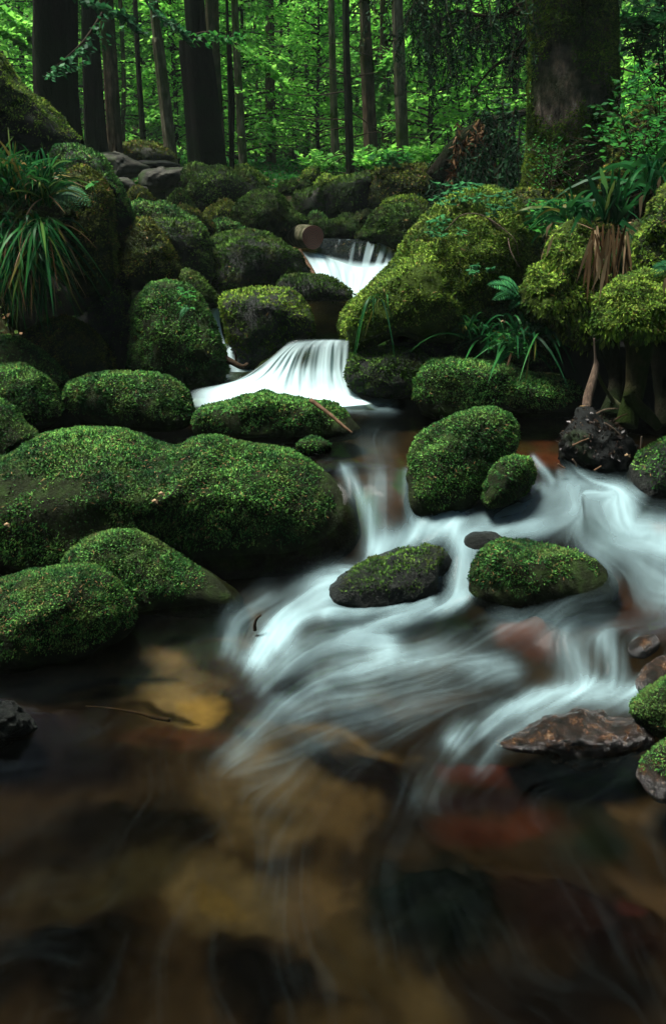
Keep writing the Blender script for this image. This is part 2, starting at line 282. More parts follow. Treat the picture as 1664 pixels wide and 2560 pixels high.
# white water strokes: points, half width, strength (flow runs along the points)
ST = [([(1150, 1560), (900, 1620), (640, 1700)], 90, .05), ([(1100, 1620), (950, 1600), (800, 1610)], 50, .08), ([(870, 1050), (890, 1130), (905, 1230)], 50, .06), ([(800, 1095), (825, 1140), (850, 1200), (862, 1270)], 16, .5), ([(942, 1100), (938, 1160), (950, 1215)], 11, .42), ([(885, 1120), (875, 1180), (885, 1250)], 24, .18),
      ([(1420, 1160), (1340, 1140), (1280, 1160), (1200, 1195), (1100, 1220), (1020, 1225), (950, 1245), (880, 1285)], 32, .85), ([(1340, 1200), (1240, 1215), (1150, 1225), (1080, 1240)], 36, .75),
      ([(1060, 1225), (1075, 1290), (1068, 1380)], 26, .85), ([(1330, 1150), (1390, 1240), (1450, 1300), (1547, 1360)], 44, .6), ([(1440, 1180), (1470, 1240), (1600, 1240)], 42, .75), ([(1400, 1260), (1500, 1280), (1600, 1300)], 30, .7), ([(1470, 1340), (1500, 1390), (1600, 1420)], 32, .28),
      ([(1000, 1350), (850, 1350), (760, 1360), (690, 1410), (640, 1470), (600, 1540)], 30, .8), ([(760, 1400), (690, 1440), (650, 1500)], 32, .65), ([(1070, 1395), (1000, 1420), (900, 1450), (800, 1490)], 17, .7), ([(1000, 1400), (900, 1420), (760, 1430)], 15, .55), ([(620, 1400), (560, 1440), (540, 1500)], 34, .22),
      ([(900, 1505), (830, 1488), (770, 1500), (700, 1540), (620, 1600)], 30, .8), ([(1180, 1560), (1080, 1540), (980, 1525), (900, 1530), (780, 1570), (690, 1640)], 34, .40), ([(820, 1580), (720, 1610), (640, 1660), (540, 1750)], 50, .20), ([(950, 1640), (800, 1680), (600, 1780)], 70, .06),
      ([(1300, 1480), (1330, 1540), (1350, 1600)], 40, .32), ([(1400, 1490), (1420, 1540), (1430, 1595)], 26, .42), ([(1547, 1545), (1510, 1570), (1480, 1615)], 15, .9), ([(1480, 1500), (1490, 1540)], 12, .4),
      ([(1510, 1620), (1420, 1618), (1330, 1612), (1250, 1630), (1170, 1665), (1090, 1700), (1060, 1725)], 28, .72), ([(1300, 1650), (1180, 1690), (1080, 1740)], 34, .35), ([(1080, 1710), (1030, 1770), (990, 1850)], 44, .08), ([(1240, 1700), (1160, 1730), (1120, 1780)], 22, .15),
      ([(900, 930), (740, 935), (600, 932), (440, 930)], 20, 1.0), ([(860, 900), (740, 900), (600, 905), (500, 915)], 30, 1.0), ([(1240, 1068), (1262, 1092), (1285, 1125)], 9, .6), ([(1300, 1100), (1305, 1130)], 8, .3), ([(1320, 1110), (1400, 1130), (1480, 1150)], 22, .22), ([(1420, 1400), (1250, 1440), (1050, 1500)], 30, .10),
      ([(1547, 1450), (1300, 1470), (1150, 1440)], 40, .06), ([(480, 1850), (620, 2000), (760, 2300)], 60, .006), ([(700, 1800), (640, 1950), (620, 2100)], 40, .010), ([(980, 1850), (880, 2000), (860, 2200)], 40, .006), ([(400, 1560), (240, 1600), (0, 1650)], 60, 0), ([(500, 1900), (200, 2050), (0, 2100)], 90, 0), ([(1000, 1900), (1300, 2100), (1547, 2250)], 120, 0), ([(700, 2200), (1000, 2380)], 90, 0), ([(1000, 980), (900, 1010), (880, 1060)], 60, 0), ([(1250, 1000), (1300, 1060)], 40, 0)]
def strokes(U, V):
    F = np.zeros(U.shape); dx = np.zeros(U.shape); dy = np.zeros(U.shape)
    for pts, wd, I in ST:
        p = spline(np.array(pts)*1.0757, max(6, 4*len(pts))) if len(pts) > 2 else np.array(pts)*1.0757; wd = wd*1.0757; best = np.full(U.shape, 1e9); tx = np.zeros(U.shape); ty = np.zeros(U.shape); et = np.zeros(U.shape)
        for k in range(len(p)-1):
            a, b = p[k], p[k+1]; ab = b-a; l = max((ab**2).sum(), 1e-6); t = np.clip(((U-a[0])*ab[0]+(V-a[1])*ab[1])/l, 0, 1)
            d = (U-a[0]-t*ab[0])**2+(V-a[1]-t*ab[1])**2; m = d < best; best = np.where(m, d, best); tx = np.where(m, ab[0]/l**.5, tx); ty = np.where(m, ab[1]/l**.5, ty)
        g = I*np.exp(-best/(wd*wd)); F = 1-(1-F)*(1-np.clip(g, 0, 1)); wt = np.exp(-np.sqrt(best)/60)/(1+best/400)+1e-6
        dx += wt*tx; dy += wt*ty
    l = np.sqrt(dx*dx+dy*dy)+1e-9
    return F, dx/l, dy/l
def bil(A, x, y):
    x = np.clip(x, 0, A.shape[1]-1.001); y = np.clip(y, 0, A.shape[0]-1.001); i = x.astype(int); j = y.astype(int); fx = x-i; fy = y-j
    return A[j, i]*(1-fx)*(1-fy)+A[j, i+1]*fx*(1-fy)+A[j+1, i]*(1-fx)*fy+A[j+1, i+1]*fx*fy
def stream():
    us = np.concatenate([np.arange(-2400, -320, 60.0), np.arange(-320, 1985, 4.0), np.arange(1985, 4300, 60.0)]); vs = np.concatenate([np.arange(985, 2000, 3.6), np.arange(2000, 2760, 6.0)])
    V0, U0 = np.meshgrid(vs, us, indexing='ij'); p = Pz(U0, V0, .12); X, Y = p[..., 0], p[..., 1]
    Z = water_z(X, Y); U, V = proj(np.stack([X, Y, Z], -1)); wq = np.stack([U0/60, V0/60, U0*0], -1); F, dx, dy = strokes(U+22*fbm(wq, 91, 5)*np.clip((V0-900)/500, .3, 1.3), V+20*fbm(wq, 95, 5)*np.clip((V0-900)/500, .3, 1.3))
    du = 4.0; dvv = 3.6
    nz = RNG.random((U.shape[0], U.shape[1])); nz = (nz+np.roll(nz, 1, 0)+np.roll(nz, 1, 1))/3
    wob = fbm(np.stack([U0/170, V0/170, U0*0], -1), 9, 3)*(1.0+1.2*np.clip((V0-1700)/400, 0, 1)); ca, sa = np.cos(wob), np.sin(wob); dx, dy = dx*ca-dy*sa, dx*sa+dy*ca
    jj, ii = np.meshgrid(np.arange(U.shape[0]), np.arange(U.shape[1]), indexing='ij')
    def lic(src, n, st):
        acc = src.copy(); 
        for sg in (1, -1):
            x = ii.astype(float); y = jj.astype(float)
            for k in range(n):
                ddx = bil(dx, x, y); ddy = bil(dy, x, y); x = x+sg*ddx*st/du*3.6; y = y+sg*ddy*st; acc = acc+bil(src, x, y)
        return acc/(2*n+1)
    l1 = lic(nz, 14, 1.2); l2 = lic(vn(np.stack([U0/9, V0/9, U0*0], -1), 4), 9, 2.2)*.6+.4*lic(vn(np.stack([U0/24+7, V0/24, U0*0], -1), 4), 14, 3.0); l3 = vn(np.stack([U0/70, V0/60, U0*0], -1), 6)
    l4 = lic(vn(np.stack([U0/48, V0/48, U0*0], -1), 14)*.6+.4*vn(np.stack([U0/20, V0/20, U0*0], -1), 15), 10, 3.0); l4 = (l4-l4.mean())/l4.std(); l1 = (l1-l1.mean())/l1.std(); l2 = (l2-l2.mean())/l2.std()
    f = F*(1+.22*l1*(1-F)+.05*l2)*np.clip(.72+.24*l4*(1.15-F*.5)+.3*(l3-.5), .10, 1.1); f = f*.78+.0035*np.clip(.3+l1*.6+l4*.8, 0, 3)*sst((V0-1500)/300)
    f = np.clip(f, 0, .97)**1.15
    Z = Z+.0022*l2*np.clip(F*1.5, .05, 1)+.010*(l3-.5)*F+F*.015
    struct(mesh('stream_water', np.stack([X, Y, Z], -1).reshape(-1, 3), grid_f(*X.shape), M['water'], attrs={'foam': f.ravel()}))
    # bed
    us = np.concatenate([np.arange(-2400, -320, 60.0), np.arange(-320, 1985, 9.0), np.arange(1985, 4300, 60.0)]); vs = np.arange(985, 2760, 8.0); V0, U0 = np.meshgrid(vs, us, indexing='ij'); p = Pz(U0, V0, 0.0); X, Y = p[..., 0], p[..., 1]
    Zw = water_z(X, Y); dep = .13+.06*fbm(np.stack([X*2, Y*2, X*0], -1), 21)
    C = np.zeros(X.shape+(3,)); C[:] = (.030, .021, .010); n1 = vn(np.stack([X*4, Y*4, X*0], -1), 31)[..., None]; C = C*(.35+1.3*n1)
    # patches in display px: centre, radii, tilt, colour, height, softness
    PT = [(420, 1480, 150, 50, -.2, (.22, .15, .07), 0), (300, 1560, 240, 50, .0, (.16, .115, .055), 0), (150, 1500, 200, 40, .0, (.10, .075, .035), 0), (360, 1625, 110, 60, .1, (.20, .15, .065), 0), (450, 1655, 60, 35, 0, (.30, .20, .05), 0), (270, 1585, 120, 11, -.1, (.006, .005, .003), 0), (470, 1500, 60, 22, 0, (.02, .025, .006), .02), (330, 1660, 90, 8, .2, (.02, .014, .006), 0),
          (40, 1700, 120, 60, .1, (.018, .012, .010), .08), (150, 1800, 230, 60, 0, (.008, .006, .005), .03), (400, 1720, 120, 28, .1, (.07, .032, .016), .02), (640, 1760, 140, 40, -.2, (.13, .095, .04), 0), (800, 1740, 170, 30, .2, (.15, .105, .045), 0), (830, 1830, 190, 75, .35, (.008, .006, .005), .05), (620, 1850, 140, 90, 0, (.12, .088, .038), 0), (770, 1900, 90, 50, .3, (.10, .07, .03), 0),
          (300, 1950, 260, 70, -.2, (.008, .007, .004), .03), (520, 2080, 160, 90, 0, (.10, .078, .035), 0), (500, 2100, 45, 40, 0, (.14, .10, .03), 0), (250, 2060, 200, 50, -.3, (.03, .026, .012), 0), (720, 2160, 110, 150, .5, (.085, .06, .027), 0), (1000, 2110, 170, 130, .6, (.005, .009, .007), .08), (600, 2280, 160, 90, .3, (.006, .006, .005), .05), (850, 2260, 110, 70, .6, (.05, .038, .016), 0), (1000, 2360, 120, 70, 0, (.06, .045, .02), 0), (760, 2380, 90, 50, 0, (.07, .05, .02), 0),
          (120, 2250, 160, 120, 0, (.003, .003, .002), .06), (1130, 1810, 90, 26, .05, (.085, .028, .02), .03), (1140, 1870, 100, 24, 0, (.02, .012, .012), 0), (1150, 1930, 110, 36, 0, (.05, .018, .010), 0), (1370, 1870, 130, 70, .3, (.014, .017, .009), 0), (1350, 1840, 40, 20, 0, (.07, .06, .015), 0), (1500, 1890, 70, 30, .5, (.11, .075, .035), 0), (1400, 1980, 90, 50, 0, (.011, .017, .008), 0),
          (1240, 2060, 110, 22, .1, (.05, .034, .018), 0), (1520, 2080, 80, 30, .5, (.09, .06, .03), 0), (1350, 2160, 190, 80, .2, (.018, .010, .008), .05), (1440, 2110, 40, 22, 0, (.06, .02, .016), 0), (1300, 2330, 220, 90, 0, (.010, .008, .006), 0), (1100, 1460, 130, 40, .1, (.012, .020, .012), .09), (900, 1450, 80, 18, -.2, (.12, .05, .03), 0), (1060, 1430, 70, 20, 0, (.16, .07, .035), .03), (1230, 1500, 45, 26, 0, (.18, .06, .03), .06),
          (1350, 1420, 190, 50, -.2, (.05, .024, .012), 0), (1500, 1440, 80, 30, 0, (.06, .025, .014), 0), (950, 1640, 160, 28, -.2, (.075, .045, .02), 0), (820, 1670, 130, 28, 0, (.02, .016, .018), .03), (640, 1600, 90, 30, -.4, (.03, .022, .02), 0), (900, 1090, 80, 50, 0, (.06, .035, .012), 0), (900, 1180, 60, 60, 0, (.10, .055, .028), 0), (860, 1190, 26, 60, 0, (.05, .11, .015), 0), (940, 1130, 16, 40, 0, (.05, .11, .015), 0), (1000, 970, 150, 30, 0, (.050, .042, .010), 0), (1230, 1000, 120, 30, 0, (.06, .045, .012), 0), (1250, 1070, 70, 28, 0, (.14, .045, .018), 0), (800, 1050, 60, 12, 0, (.05, .055, .012), 0), (1420, 1260, 60, 40, 0, (.02, .035, .02), .03), (1530, 1210, 40, 30, 0, (.25, .09, .04), .02), (20, 1330, 40, 18, 0, (.22, .09, .03), 0)]
    Ub, Vb = proj(np.stack([X, Y, Zw-dep], -1)); H = np.zeros(X.shape)
    WX = fbm(np.stack([X*7, Y*7, X*0], -1), 61, 4); WY = fbm(np.stack([X*7, Y*7, X*0], -1), 67, 4)
    for (cx, cy, rx, ry, tl, c, h) in PT:
        a, b = Ub/1.0757-cx+(rx*.6+45)*2.0*WX, Vb/1.0757-cy+(ry*.6+20)*2.0*WY; ct, s = math.cos(tl), math.sin(tl); e = ((a*ct+b*s)/rx)**2+((-a*s+b*ct)/ry)**2+.9*fbm(np.stack([Ub/70, Vb/45, Ub*0+cx], -1), 41, 3)
        g = (1-sst((e-.0)/2.1))[..., None]; C = C*(1-g)+np.array(c)*g; H = H+h*np.exp(-np.clip(e, 0, 9)*1.2)
    sf = np.clip((Vb-1450)/600, 0, 1)[..., None]; C = C*np.array([.46, .48, .56])*(.95-.35*sst((X*0+n1[..., 0]-.2)/.5)[..., None]*sst((Vb-1750)/500)[..., None])  # near end of the bed coloured darker for the shaded foreground
    Z = np.minimum(Zw-dep+H, Zw-.025)
    struct(mesh('stream_bed', np.stack([X, Y, Z], -1).reshape(-1, 3), grid_f(*X.shape), M['bed'], attrs={'tone': C.reshape(-1, 3)}))
stream()
def lattice(name, rows, Ys, nu, nv, m, foam, fz=0.0, kind=True):
    """rows of photo points, top to bottom, each row at its own distance; smooth patch through them; thick back so it is a body of water"""
    g = np.array([P(np.array(r)[:, 0], np.array(r)[:, 1], np.array(y)*np.ones(len(r))) for r, y in zip(rows, Ys)])
    a = np.stack([spline(g[i], nu) for i in range(len(g))]); b = np.stack([spline(a[:, j], nv) for j in range(nu)], 1)
    s, t = np.meshgrid(np.linspace(0, 1, nu), np.linspace(0, 1, nv)); f = foam(s, t)
    b = b+np.array([0, -1, .3])*((vn(np.stack([s*nu/6, t*2.5, s*0], -1), 8)-.5)*.025*np.sin(np.pi*np.clip(t, 0, 1)))[..., None]
    o = mesh(name, b.reshape(-1, 3), grid_f(nv, nu)[:, ::-1], m, attrs={'foam': np.clip(f, 0, .98).ravel()}); return struct(o)
def streak(s, t, k, seed, bend=0): return vn(np.stack([(s+bend*t)*k, t*1.3, s*0], -1), seed)*.6+vn(np.stack([(s+bend*t)*k*2.7, t*2, s*0], -1), seed+1)*.4
def edge(s, a=.06): return sst(s/a)*sst((1-s)/a)
def fm_main(s, t):
    s_ = s+.05*(vn(np.stack([s*4, t*3, s*0], -1), 66)-.5); k = (streak(s_, t, 11, 60)-.5)*sst((s-.12)/.35)+.5; gap = np.exp(-(((s-.55)/.10)**2+((t-.40)/.12)**2))*.55+np.exp(-(((s-.82)/.07)**2+((t-.62)/.22)**2))*.35
    low = sst((t-.15)/.5); return (.30+.60*low+.38*(k-.5)*(1-.5*low)*1.1-gap*(1.2-k))*sst(t/.12)*sst((1-t)/.04)*sst((s+.05*(k-.5))/.13)*sst((1-s)/.04)
lattice('waterfall', [q('S', [(672, 789), (700, 788), (735, 787), (770, 787), (812, 788)]), q('S', [(612, 842), (664, 820), (712, 808), (760, 804), (812, 808)]), q('S', [(540, 885), (628, 866), (695, 860), (755, 864), (812, 870)]), q('S', [(440, 908), (590, 905), (690, 915), (760, 920), (835, 918)]), q('S', [(430, 948), (590, 950), (685, 952), (760, 950), (870, 940)])],
        [3.96, 3.88, 3.80, 3.70, 3.55], 180, 90, M['pool'], fm_main)
def fm_ledge(s, t): k = streak(s+.03*t, t, 17, 70); return np.clip((k-.66+.33*sst((s-.40)/.4))*1.5, 0, .42)*sst((s-.05)/.3)*sst(t/.15)*sst((1.02-t)/.1)+.02+.75*sst((t-.86)/.14)
lattice('waterfall', [q('F', [(590, 702), (750, 705), (900, 712), (1050, 738), (1190, 800)]), q('F', [(590, 730), (750, 735), (900, 745), (1060, 775), (1190, 830)]), q('F', [(560, 830), (740, 890), (880, 915), (1020, 915), (1190, 900)])], [7.05, 6.95, 6.75], 140, 50, M['pool'], fm_ledge)
def fm_low(s, t): k = streak(s, t, 20, 80); return (.78+.5*(k-.5))*(.25+.75*sst((s+.25*t)/.28))*sst(t/.05+.2)*sst((1.02-t)/.08)
lattice('waterfall', [q('F', [(440, 790), (560, 812), (700, 855), (860, 905), (1010, 905), (1190, 890)]), q('F', [(500, 880), (600, 905), (730, 940), (860, 975), (980, 985), (1160, 960)]), q('F', [(540, 980), (650, 1010), (760, 1060), (850, 1100), (920, 1090), (1060, 1040)]), q('F', [(600, 1060), (700, 1090), (790, 1130), (850, 1160), (900, 1170), (1000, 1150)])], [6.78, 6.5, 6.1, 5.75], 130, 70, M['pool'], fm_low)
lattice('waterfall', [q('G', [(1325, 178), (1370, 178), (1425, 178)]), q('G', [(1350, 215), (1385, 212), (1420, 218)]), q('G', [(1385, 330), (1412, 330), (1435, 335)]), q('G', [(1410, 440), (1440, 430), (1465, 440)])], [4.75, 4.66, 4.6, 4.5], 40, 40, M['pool'], lambda s, t: (.25+.8*streak(s, t, 5, 90))*sst(t/.12)*edge(s, .2))
lattice('waterfall', [q('A', [(1030, 862), (1080, 842), (1130, 870), (1165, 900)]), q('A', [(1040, 915), (1090, 920), (1140, 935), (1175, 950)]), q('A', [(1040, 985), (1100, 985), (1150, 985), (1190, 975)])], [4.45, 4.3, 4.1], 50, 40, M['pool'], lambda s, t: .8*edge(s, .3)*sst(t/.3)*(.6+.5*streak(s, t, 4, 95)))
def pool(name, xs, ys, z, cond, foam=None):
    X, Y = np.meshgrid(np.linspace(*xs, 60), np.linspace(*ys, 60)); F = grid_f(60, 60); c = cond(X, Y).ravel(); F = F[c[F].all(1)]; Z = z+.006*fbm(np.stack([X*3, Y*3, X*0], -1), 77)
    struct(mesh(name, np.stack([X, Y, Z], -1).reshape(-1, 3), F, M['pool'], attrs={'foam': (foam(X, Y) if foam else X*0).ravel()}))
pool('pool_water', (-1.15, .55), (3.94, 6.6), .615, lambda x, y: (y > np.where(x < -.26, 4.35, 3.965)) & (y > np.where(x < -.7, 4.72, 3.9)), lambda x, y: .30*sst((y-5.6)/.3)*sst((x+.15)/.2))
pool('pool_water', (-1.0, 1.5), (7.0, 9.5), 1.028, lambda x, y: y > 0)

# ------------------------------------------------------------------ boulders
GB = 'mossy boulders along the stream'
def outline_fn(pts, c):
    p = np.array(pts, float); d = []
    for i in range(len(p)):
        a, b = p[i], p[(i+1) % len(p)]; n = max(2, int(np.hypot(*(b-a))/3)); d.append(a+(b-a)*np.linspace(0, 1, n, endpoint=False)[:, None])
    d = np.concatenate(d)-c; th = np.arctan2(-d[:, 1], d[:, 0]); r = np.hypot(d[:, 0], d[:, 1]); bins = np.linspace(-np.pi, np.pi, 181); R_ = np.zeros(180)
    k = np.clip(((th+np.pi)/(2*np.pi)*180).astype(int), 0, 179)
    for i in range(180): R_[i] = r[k == i].max() if (k == i).any() else np.nan
    idx = np.arange(180); ok = ~np.isnan(R_); R_ = np.interp(idx, np.concatenate([idx[ok]-180, idx[ok], idx[ok]+180]), np.tile(R_[ok], 3))
    kk = np.array([1, 2, 3, 2, 1.])/9; R_ = np.convolve(np.concatenate([R_[-2:], R_, R_[:2]]), kk, 'valid'); return R_
def boulder(label, pts, Y, D, moss='moss', dens=1.0, rock='peat', sub_=5, amp=.05, name='mossy_boulder', sprig=1.0, cat='boulder', wl=-9, top=0.0, group=GB, lit=.03, sq=.85, part='rock', cover=.07, hang=0):
    p = np.array(pts, float); x, y = p[:, 0], p[:, 1]; x2, y2 = np.roll(x, -1), np.roll(y, -1); cr = x*y2-x2*y; A = cr.sum()/2
    c = np.array([((x+x2)*cr).sum(), ((y+y2)*cr).sum()])/(6*A); rf = outline_fn(p, c)
    d0 = ray(*c); t = Y/d0[1]; C = CAM+d0*t; ax = nrm(d0*np.array([1, 1, .6])); s = t/FP
    v, F = ico(sub_); rk = np.random.default_rng(int(c[0]*7+c[1])); sc_ = np.ones(len(v))
    for k_ in range(9):
        pn = nrm(np.array([rk.normal(), -abs(rk.normal())*1.3-.4, rk.normal()*.8+.2])); dd_ = v@pn; h_ = .70+.22*rk.random(); sc_ = np.minimum(sc_, np.where(dd_ > h_, h_/np.maximum(dd_, .01), 1)*.85+.15*sc_)
    sc_ = np.where(abs(v[:, 1]) < .3, sc_*(abs(v[:, 1])/.3)+1-(abs(v[:, 1])/.3), sc_); vs_ = v*sc_[:, None]; rho = np.hypot(vs_[:, 0], vs_[:, 2]); th = np.arctan2(v[:, 2], v[:, 0]); r = np.interp(th, np.linspace(-np.pi, np.pi, 181)[:-1]+np.pi/180, rf, period=2*np.pi)*s
    rr = rho**sq*r; dep = np.sign(vs_[:, 1])*abs(vs_[:, 1])**.9*D
    V = C+(rr*np.cos(th))[:, None]*RT+(rr*np.sin(th))[:, None]*UP+dep[:, None]*ax
    amp = amp*2.0; size = rf.mean()*s; n0 = nrm(V-C); sd_ = int(abs(C[0]*977+C[1]*131+C[2]*71)*10) % 9999
    V = V+n0*((fbm(V/size*1.6+sd_, sd_, 3)*amp*2.2+fbm(V/size*6+sd_, sd_+3, 4)*amp*1.0)*size)[:, None]
    amp_ = 0; fn = np.cross(V[F[:, 1]]-V[F[:, 0]], V[F[:, 2]]-V[F[:, 0]]); ar = np.linalg.norm(fn, axis=1)/2; fn = nrm(fn)
    root_loc = (C[0], C[1], V[:, 2].min())
    if not moss:
        o = mesh(name, V, F, M[rock]); tag(o, label, cat, group); return o
    root = thing(name, root_loc, label, cat, group); sub(part, V, F, M[rock], root)
    L = .0031*Y*sprig; fc = V[F].mean(1); view = nrm(fc-CAM); face = -(fn*view).sum(1)
    wgt = ar*(face > -.35)*(fc[:, 2] > wl)*np.clip(.35+top+fn[:, 2]*(1.0)+.45, .12, 1.2)
    pt = sst((fbm(fc/size*2.2+5+sd_, sd_+9, 3)+.30-cover)/.12); zr = (fc[:, 2]-V[:, 2].min())/(V[:, 2].max()-V[:, 2].min()); wgt = wgt*(.05+.95*pt)*(.12+.88*sst((zr-.14+.3*fbm(fc*9, 77, 2))/.14))
    if Y < 3.9 and D > .1: wgt = wgt*sst((fc[:, 2]-water_z(fc[:, 0], fc[:, 1])-.012-.05*vn(fc*14, 31))/.03)
    n = int(min(130000, wgt.sum()/(L*L*.36)*dens)); fi = RNG.choice(len(F), n, p=wgt/wgt.sum()); a = np.sqrt(RNG.random(n)); b = RNG.random(n)
    tri = V[F[fi]]; pp = tri[:, 0]*(1-a)[:, None]+tri[:, 1]*(a*(1-b))[:, None]+tri[:, 2]*(a*b)[:, None]; nn = fn[fi]
    cl = vn(pp/(L*4), 7); dd = nrm(nn*(.35+.45*cl)[:, None]+RNG.normal(size=(n, 3))*.50+np.array([0, 0, -.55])*(1-np.clip(nn[:, 2:3], 0, 1)))
    sc = (.6+.8*RNG.random(n))*(.7+.6*cl)
    if hang: hz = np.clip(.6-nn[:, 2], 0, 1)*hang; dd = nrm(dd+np.array([0, 0, -1.6])*hz[:, None]); sc = sc*(1+.9*hz)
    Vk, Fk = kites(pp+nn*(L*.9*(cl-.5))[:, None], dd, L*1.3*sc, L*.28*sc)
    sub('moss', Vk, Fk, M[moss], root, smooth=False, attrs={'cushion_normal': np.repeat(nn, 4, 0)})
    if lit:
        k = max(4, int(n*lit*.07)); j = RNG.choice(n, k); tl = nrm(np.cross(nn[j], RNG.normal(size=(k, 3)))); Vl, Fl = kites(pp[j]+nn[j]*L*.9, tl, L*(1.2+1.5*RNG.random(k)), L*.16*(1+.7*RNG.random(k)), up=nn[j])
        sub('needle_litter', Vl, Fl, M['litter'], root, smooth=False)['kind'] = 'stuff'
    return root
b = boulder
b('huge double-humped mossy boulder filling the left foreground', q('C', [(-260, 560), (-200, 380), (-60, 300), (40, 255), (110, 205), (200, 160), (320, 138), (450, 135), (600, 152), (720, 182), (850, 210), (930, 172), (1010, 168), (1100, 215), (1230, 235), (1350, 250), (1450, 300), (1540, 370), (1630, 460), (1680, 600), (1700, 700), (1600, 790), (1400, 850), (1230, 880), (900, 860), (500, 800), (200, 790), (0, 790), (-200, 760)]), 2.78, .50, 'moss', 1.25, sub_=6, amp=.035, lit=.14, sq=.78)
b('rounded bright green boulder in front of the huge double-humped one', q('C', [(270, 820), (310, 715), (400, 655), (500, 615), (600, 600), (700, 635), (800, 690), (900, 765), (1000, 825), (1090, 885), (1140, 940), (1060, 970), (950, 985), (800, 990), (650, 975), (500, 950), (350, 900)]), 2.32, .24, 'moss', 1.3, sub_=5, amp=.04, lit=.05, sq=.8)
b('low cushion boulder littered with brown needles at the left edge', q('C', [(-260, 1000), (-180, 860), (0, 850), (80, 835), (130, 805), (270, 790), (400, 780), (520, 812), (600, 880), (648, 950), (645, 1030), (600, 1095), (500, 1140), (400, 1185), (250, 1200), (50, 1240), (-200, 1250)]), 2.02, .26, 'moss', 1.25, sub_=5, amp=.04, lit=.30, sq=.8)
b('oblong bright green boulder beside the foot of the main fall', q('G', [(400, 760), (420, 690), (500, 640), (640, 600), (800, 595), (950, 605), (1080, 622), (1160, 670), (1210, 730), (1240, 830), (1252, 910), (1180, 955), (1000, 970), (850, 965), (700, 945), (520, 910), (440, 840)]), 3.48, .27, 'moss', 1.3, amp=.03, lit=.05, sq=.75)
b('low green island boulder with a stick below the main fall', q('Q', [(481, 1060), (490, 1030), (520, 1016), (570, 1008), (618, 990), (661, 981), (726, 996), (780, 1008), (830, 1010), (862, 1030), (885, 1055), (912, 1083), (880, 1096), (800, 1103), (700, 1106), (592, 1106), (490, 1098)]), 3.3, .24, 'moss', 1.4, amp=.03, lit=.14, sq=.8)
b('tiny tuft of moss in the pool below the island boulder', q('Q', [(738, 1113), (750, 1101), (780, 1096), (810, 1100), (830, 1113), (815, 1126), (780, 1130), (750, 1126)]), 2.98, .06, 'moss', 1.2, sub_=3, lit=.0, cat='moss tuft', name='moss_tuft')
b('tall leaning green boulder splitting the stream right of centre', q('D', [(342, 480), (345, 330), (360, 240), (400, 180), (470, 130), (560, 85), (640, 50), (720, 38), (790, 48), (832, 85), (858, 150), (845, 215), (800, 290), (745, 350), (700, 430), (650, 500), (560, 545), (440, 580), (360, 560)]), 2.78, .24, 'moss', 1.2, amp=.04, lit=.05, sq=.8)
b('small round boulder tucked against the tall leaning green boulder', q('D', [(690, 470), (700, 410), (730, 330), (780, 280), (850, 260), (915, 280), (948, 330), (935, 385), (880, 440), (800, 490), (720, 505)]), 2.60, .12, 'moss', 1.1, sub_=4, amp=.04, lit=.05)
b('wet dark-topped boulder with water veiling its front', q('D', [(-50, 920), (-40, 860), (60, 800), (180, 738), (300, 700), (430, 683), (520, 700), (555, 750), (562, 850), (530, 940), (400, 975), (200, 985), (60, 970)]), 2.32, .2, 'moss_dark', .7, rock='wet_dark', amp=.05, lit=.0, cover=.17)
b('blocky boulder with brown leaves and orange tips in the rapids', q('D', [(625, 880), (645, 770), (700, 700), (760, 655), (860, 662), (980, 678), (1100, 702), (1200, 740), (1290, 800), (1332, 880), (1315, 935), (1200, 955), (1080, 990), (1000, 1022), (900, 1040), (800, 1010), (680, 955), (635, 915)]), 2.22, .22, 'moss', 1.1, amp=.04, lit=.28, sq=.72)
b('small dark wet rock showing above the rapids', q('D', [(598, 680), (605, 635), (650, 612), (750, 615), (850, 650), (930, 700), (800, 760), (650, 760)]), 2.44, .1, None, rock='wet_dark', sub_=4, name='wet_rock')
b('smooth purple-brown wet pebble rock near the right edge', q('D', [(1365, 1160), (1385, 1125), (1430, 1100), (1490, 1092), (1525, 1125), (1510, 1165), (1450, 1200), (1380, 1195)]), 1.80, .05, None, rock='wet', sub_=4, name='wet_rock')
b('wet rock at the right edge with a thin fall over it', q('D', [(1400, 1300), (1440, 1240), (1500, 1200), (1600, 1180), (1680, 1260), (1640, 1340), (1480, 1380), (1410, 1350)]), 1.74, .08, None, rock='wet', sub_=4, name='wet_rock')
b('bright mossy rock at the right edge above the flat wet rock', q('L', [(1368, 230), (1395, 185), (1480, 130), (1547, 88), (1660, 80), (1720, 250), (1600, 340), (1500, 345), (1430, 300)]), 1.62, .12, 'moss', 1.2, sub_=4, lit=.1)
b('flat glistening brown wet rock with pine needles on top', q('L', [(715, 375), (800, 355), (880, 330), (1000, 275), (1090, 250), (1160, 238), (1250, 255), (1290, 290), (1430, 290), (1492, 370), (1440, 430), (1300, 470), (1150, 492), (1040, 460), (960, 415), (820, 398)]), 1.57, .12, None, rock='wet', sub_=6, amp=.09, name='wet_rock', sq=.7)
b('amber and green rock cut off by the right edge', q('L', [(1400, 520), (1440, 460), (1500, 400), (1600, 360), (1740, 350), (1780, 600), (1640, 720), (1500, 640), (1440, 580)]), 1.42, .12, 'moss', .5, rock='wet', sub_=5, cover=.12, lit=.02)
b('dark pebbly wet rock at the left edge of the foreground', q('M', [(-220, 250), (-160, 120), (0, 95), (80, 130), (140, 175), (175, 225), (110, 270), (-80, 320)]), 1.60, .10, None, rock='wet_dark', sub_=6, amp=.14, name='wet_rock')
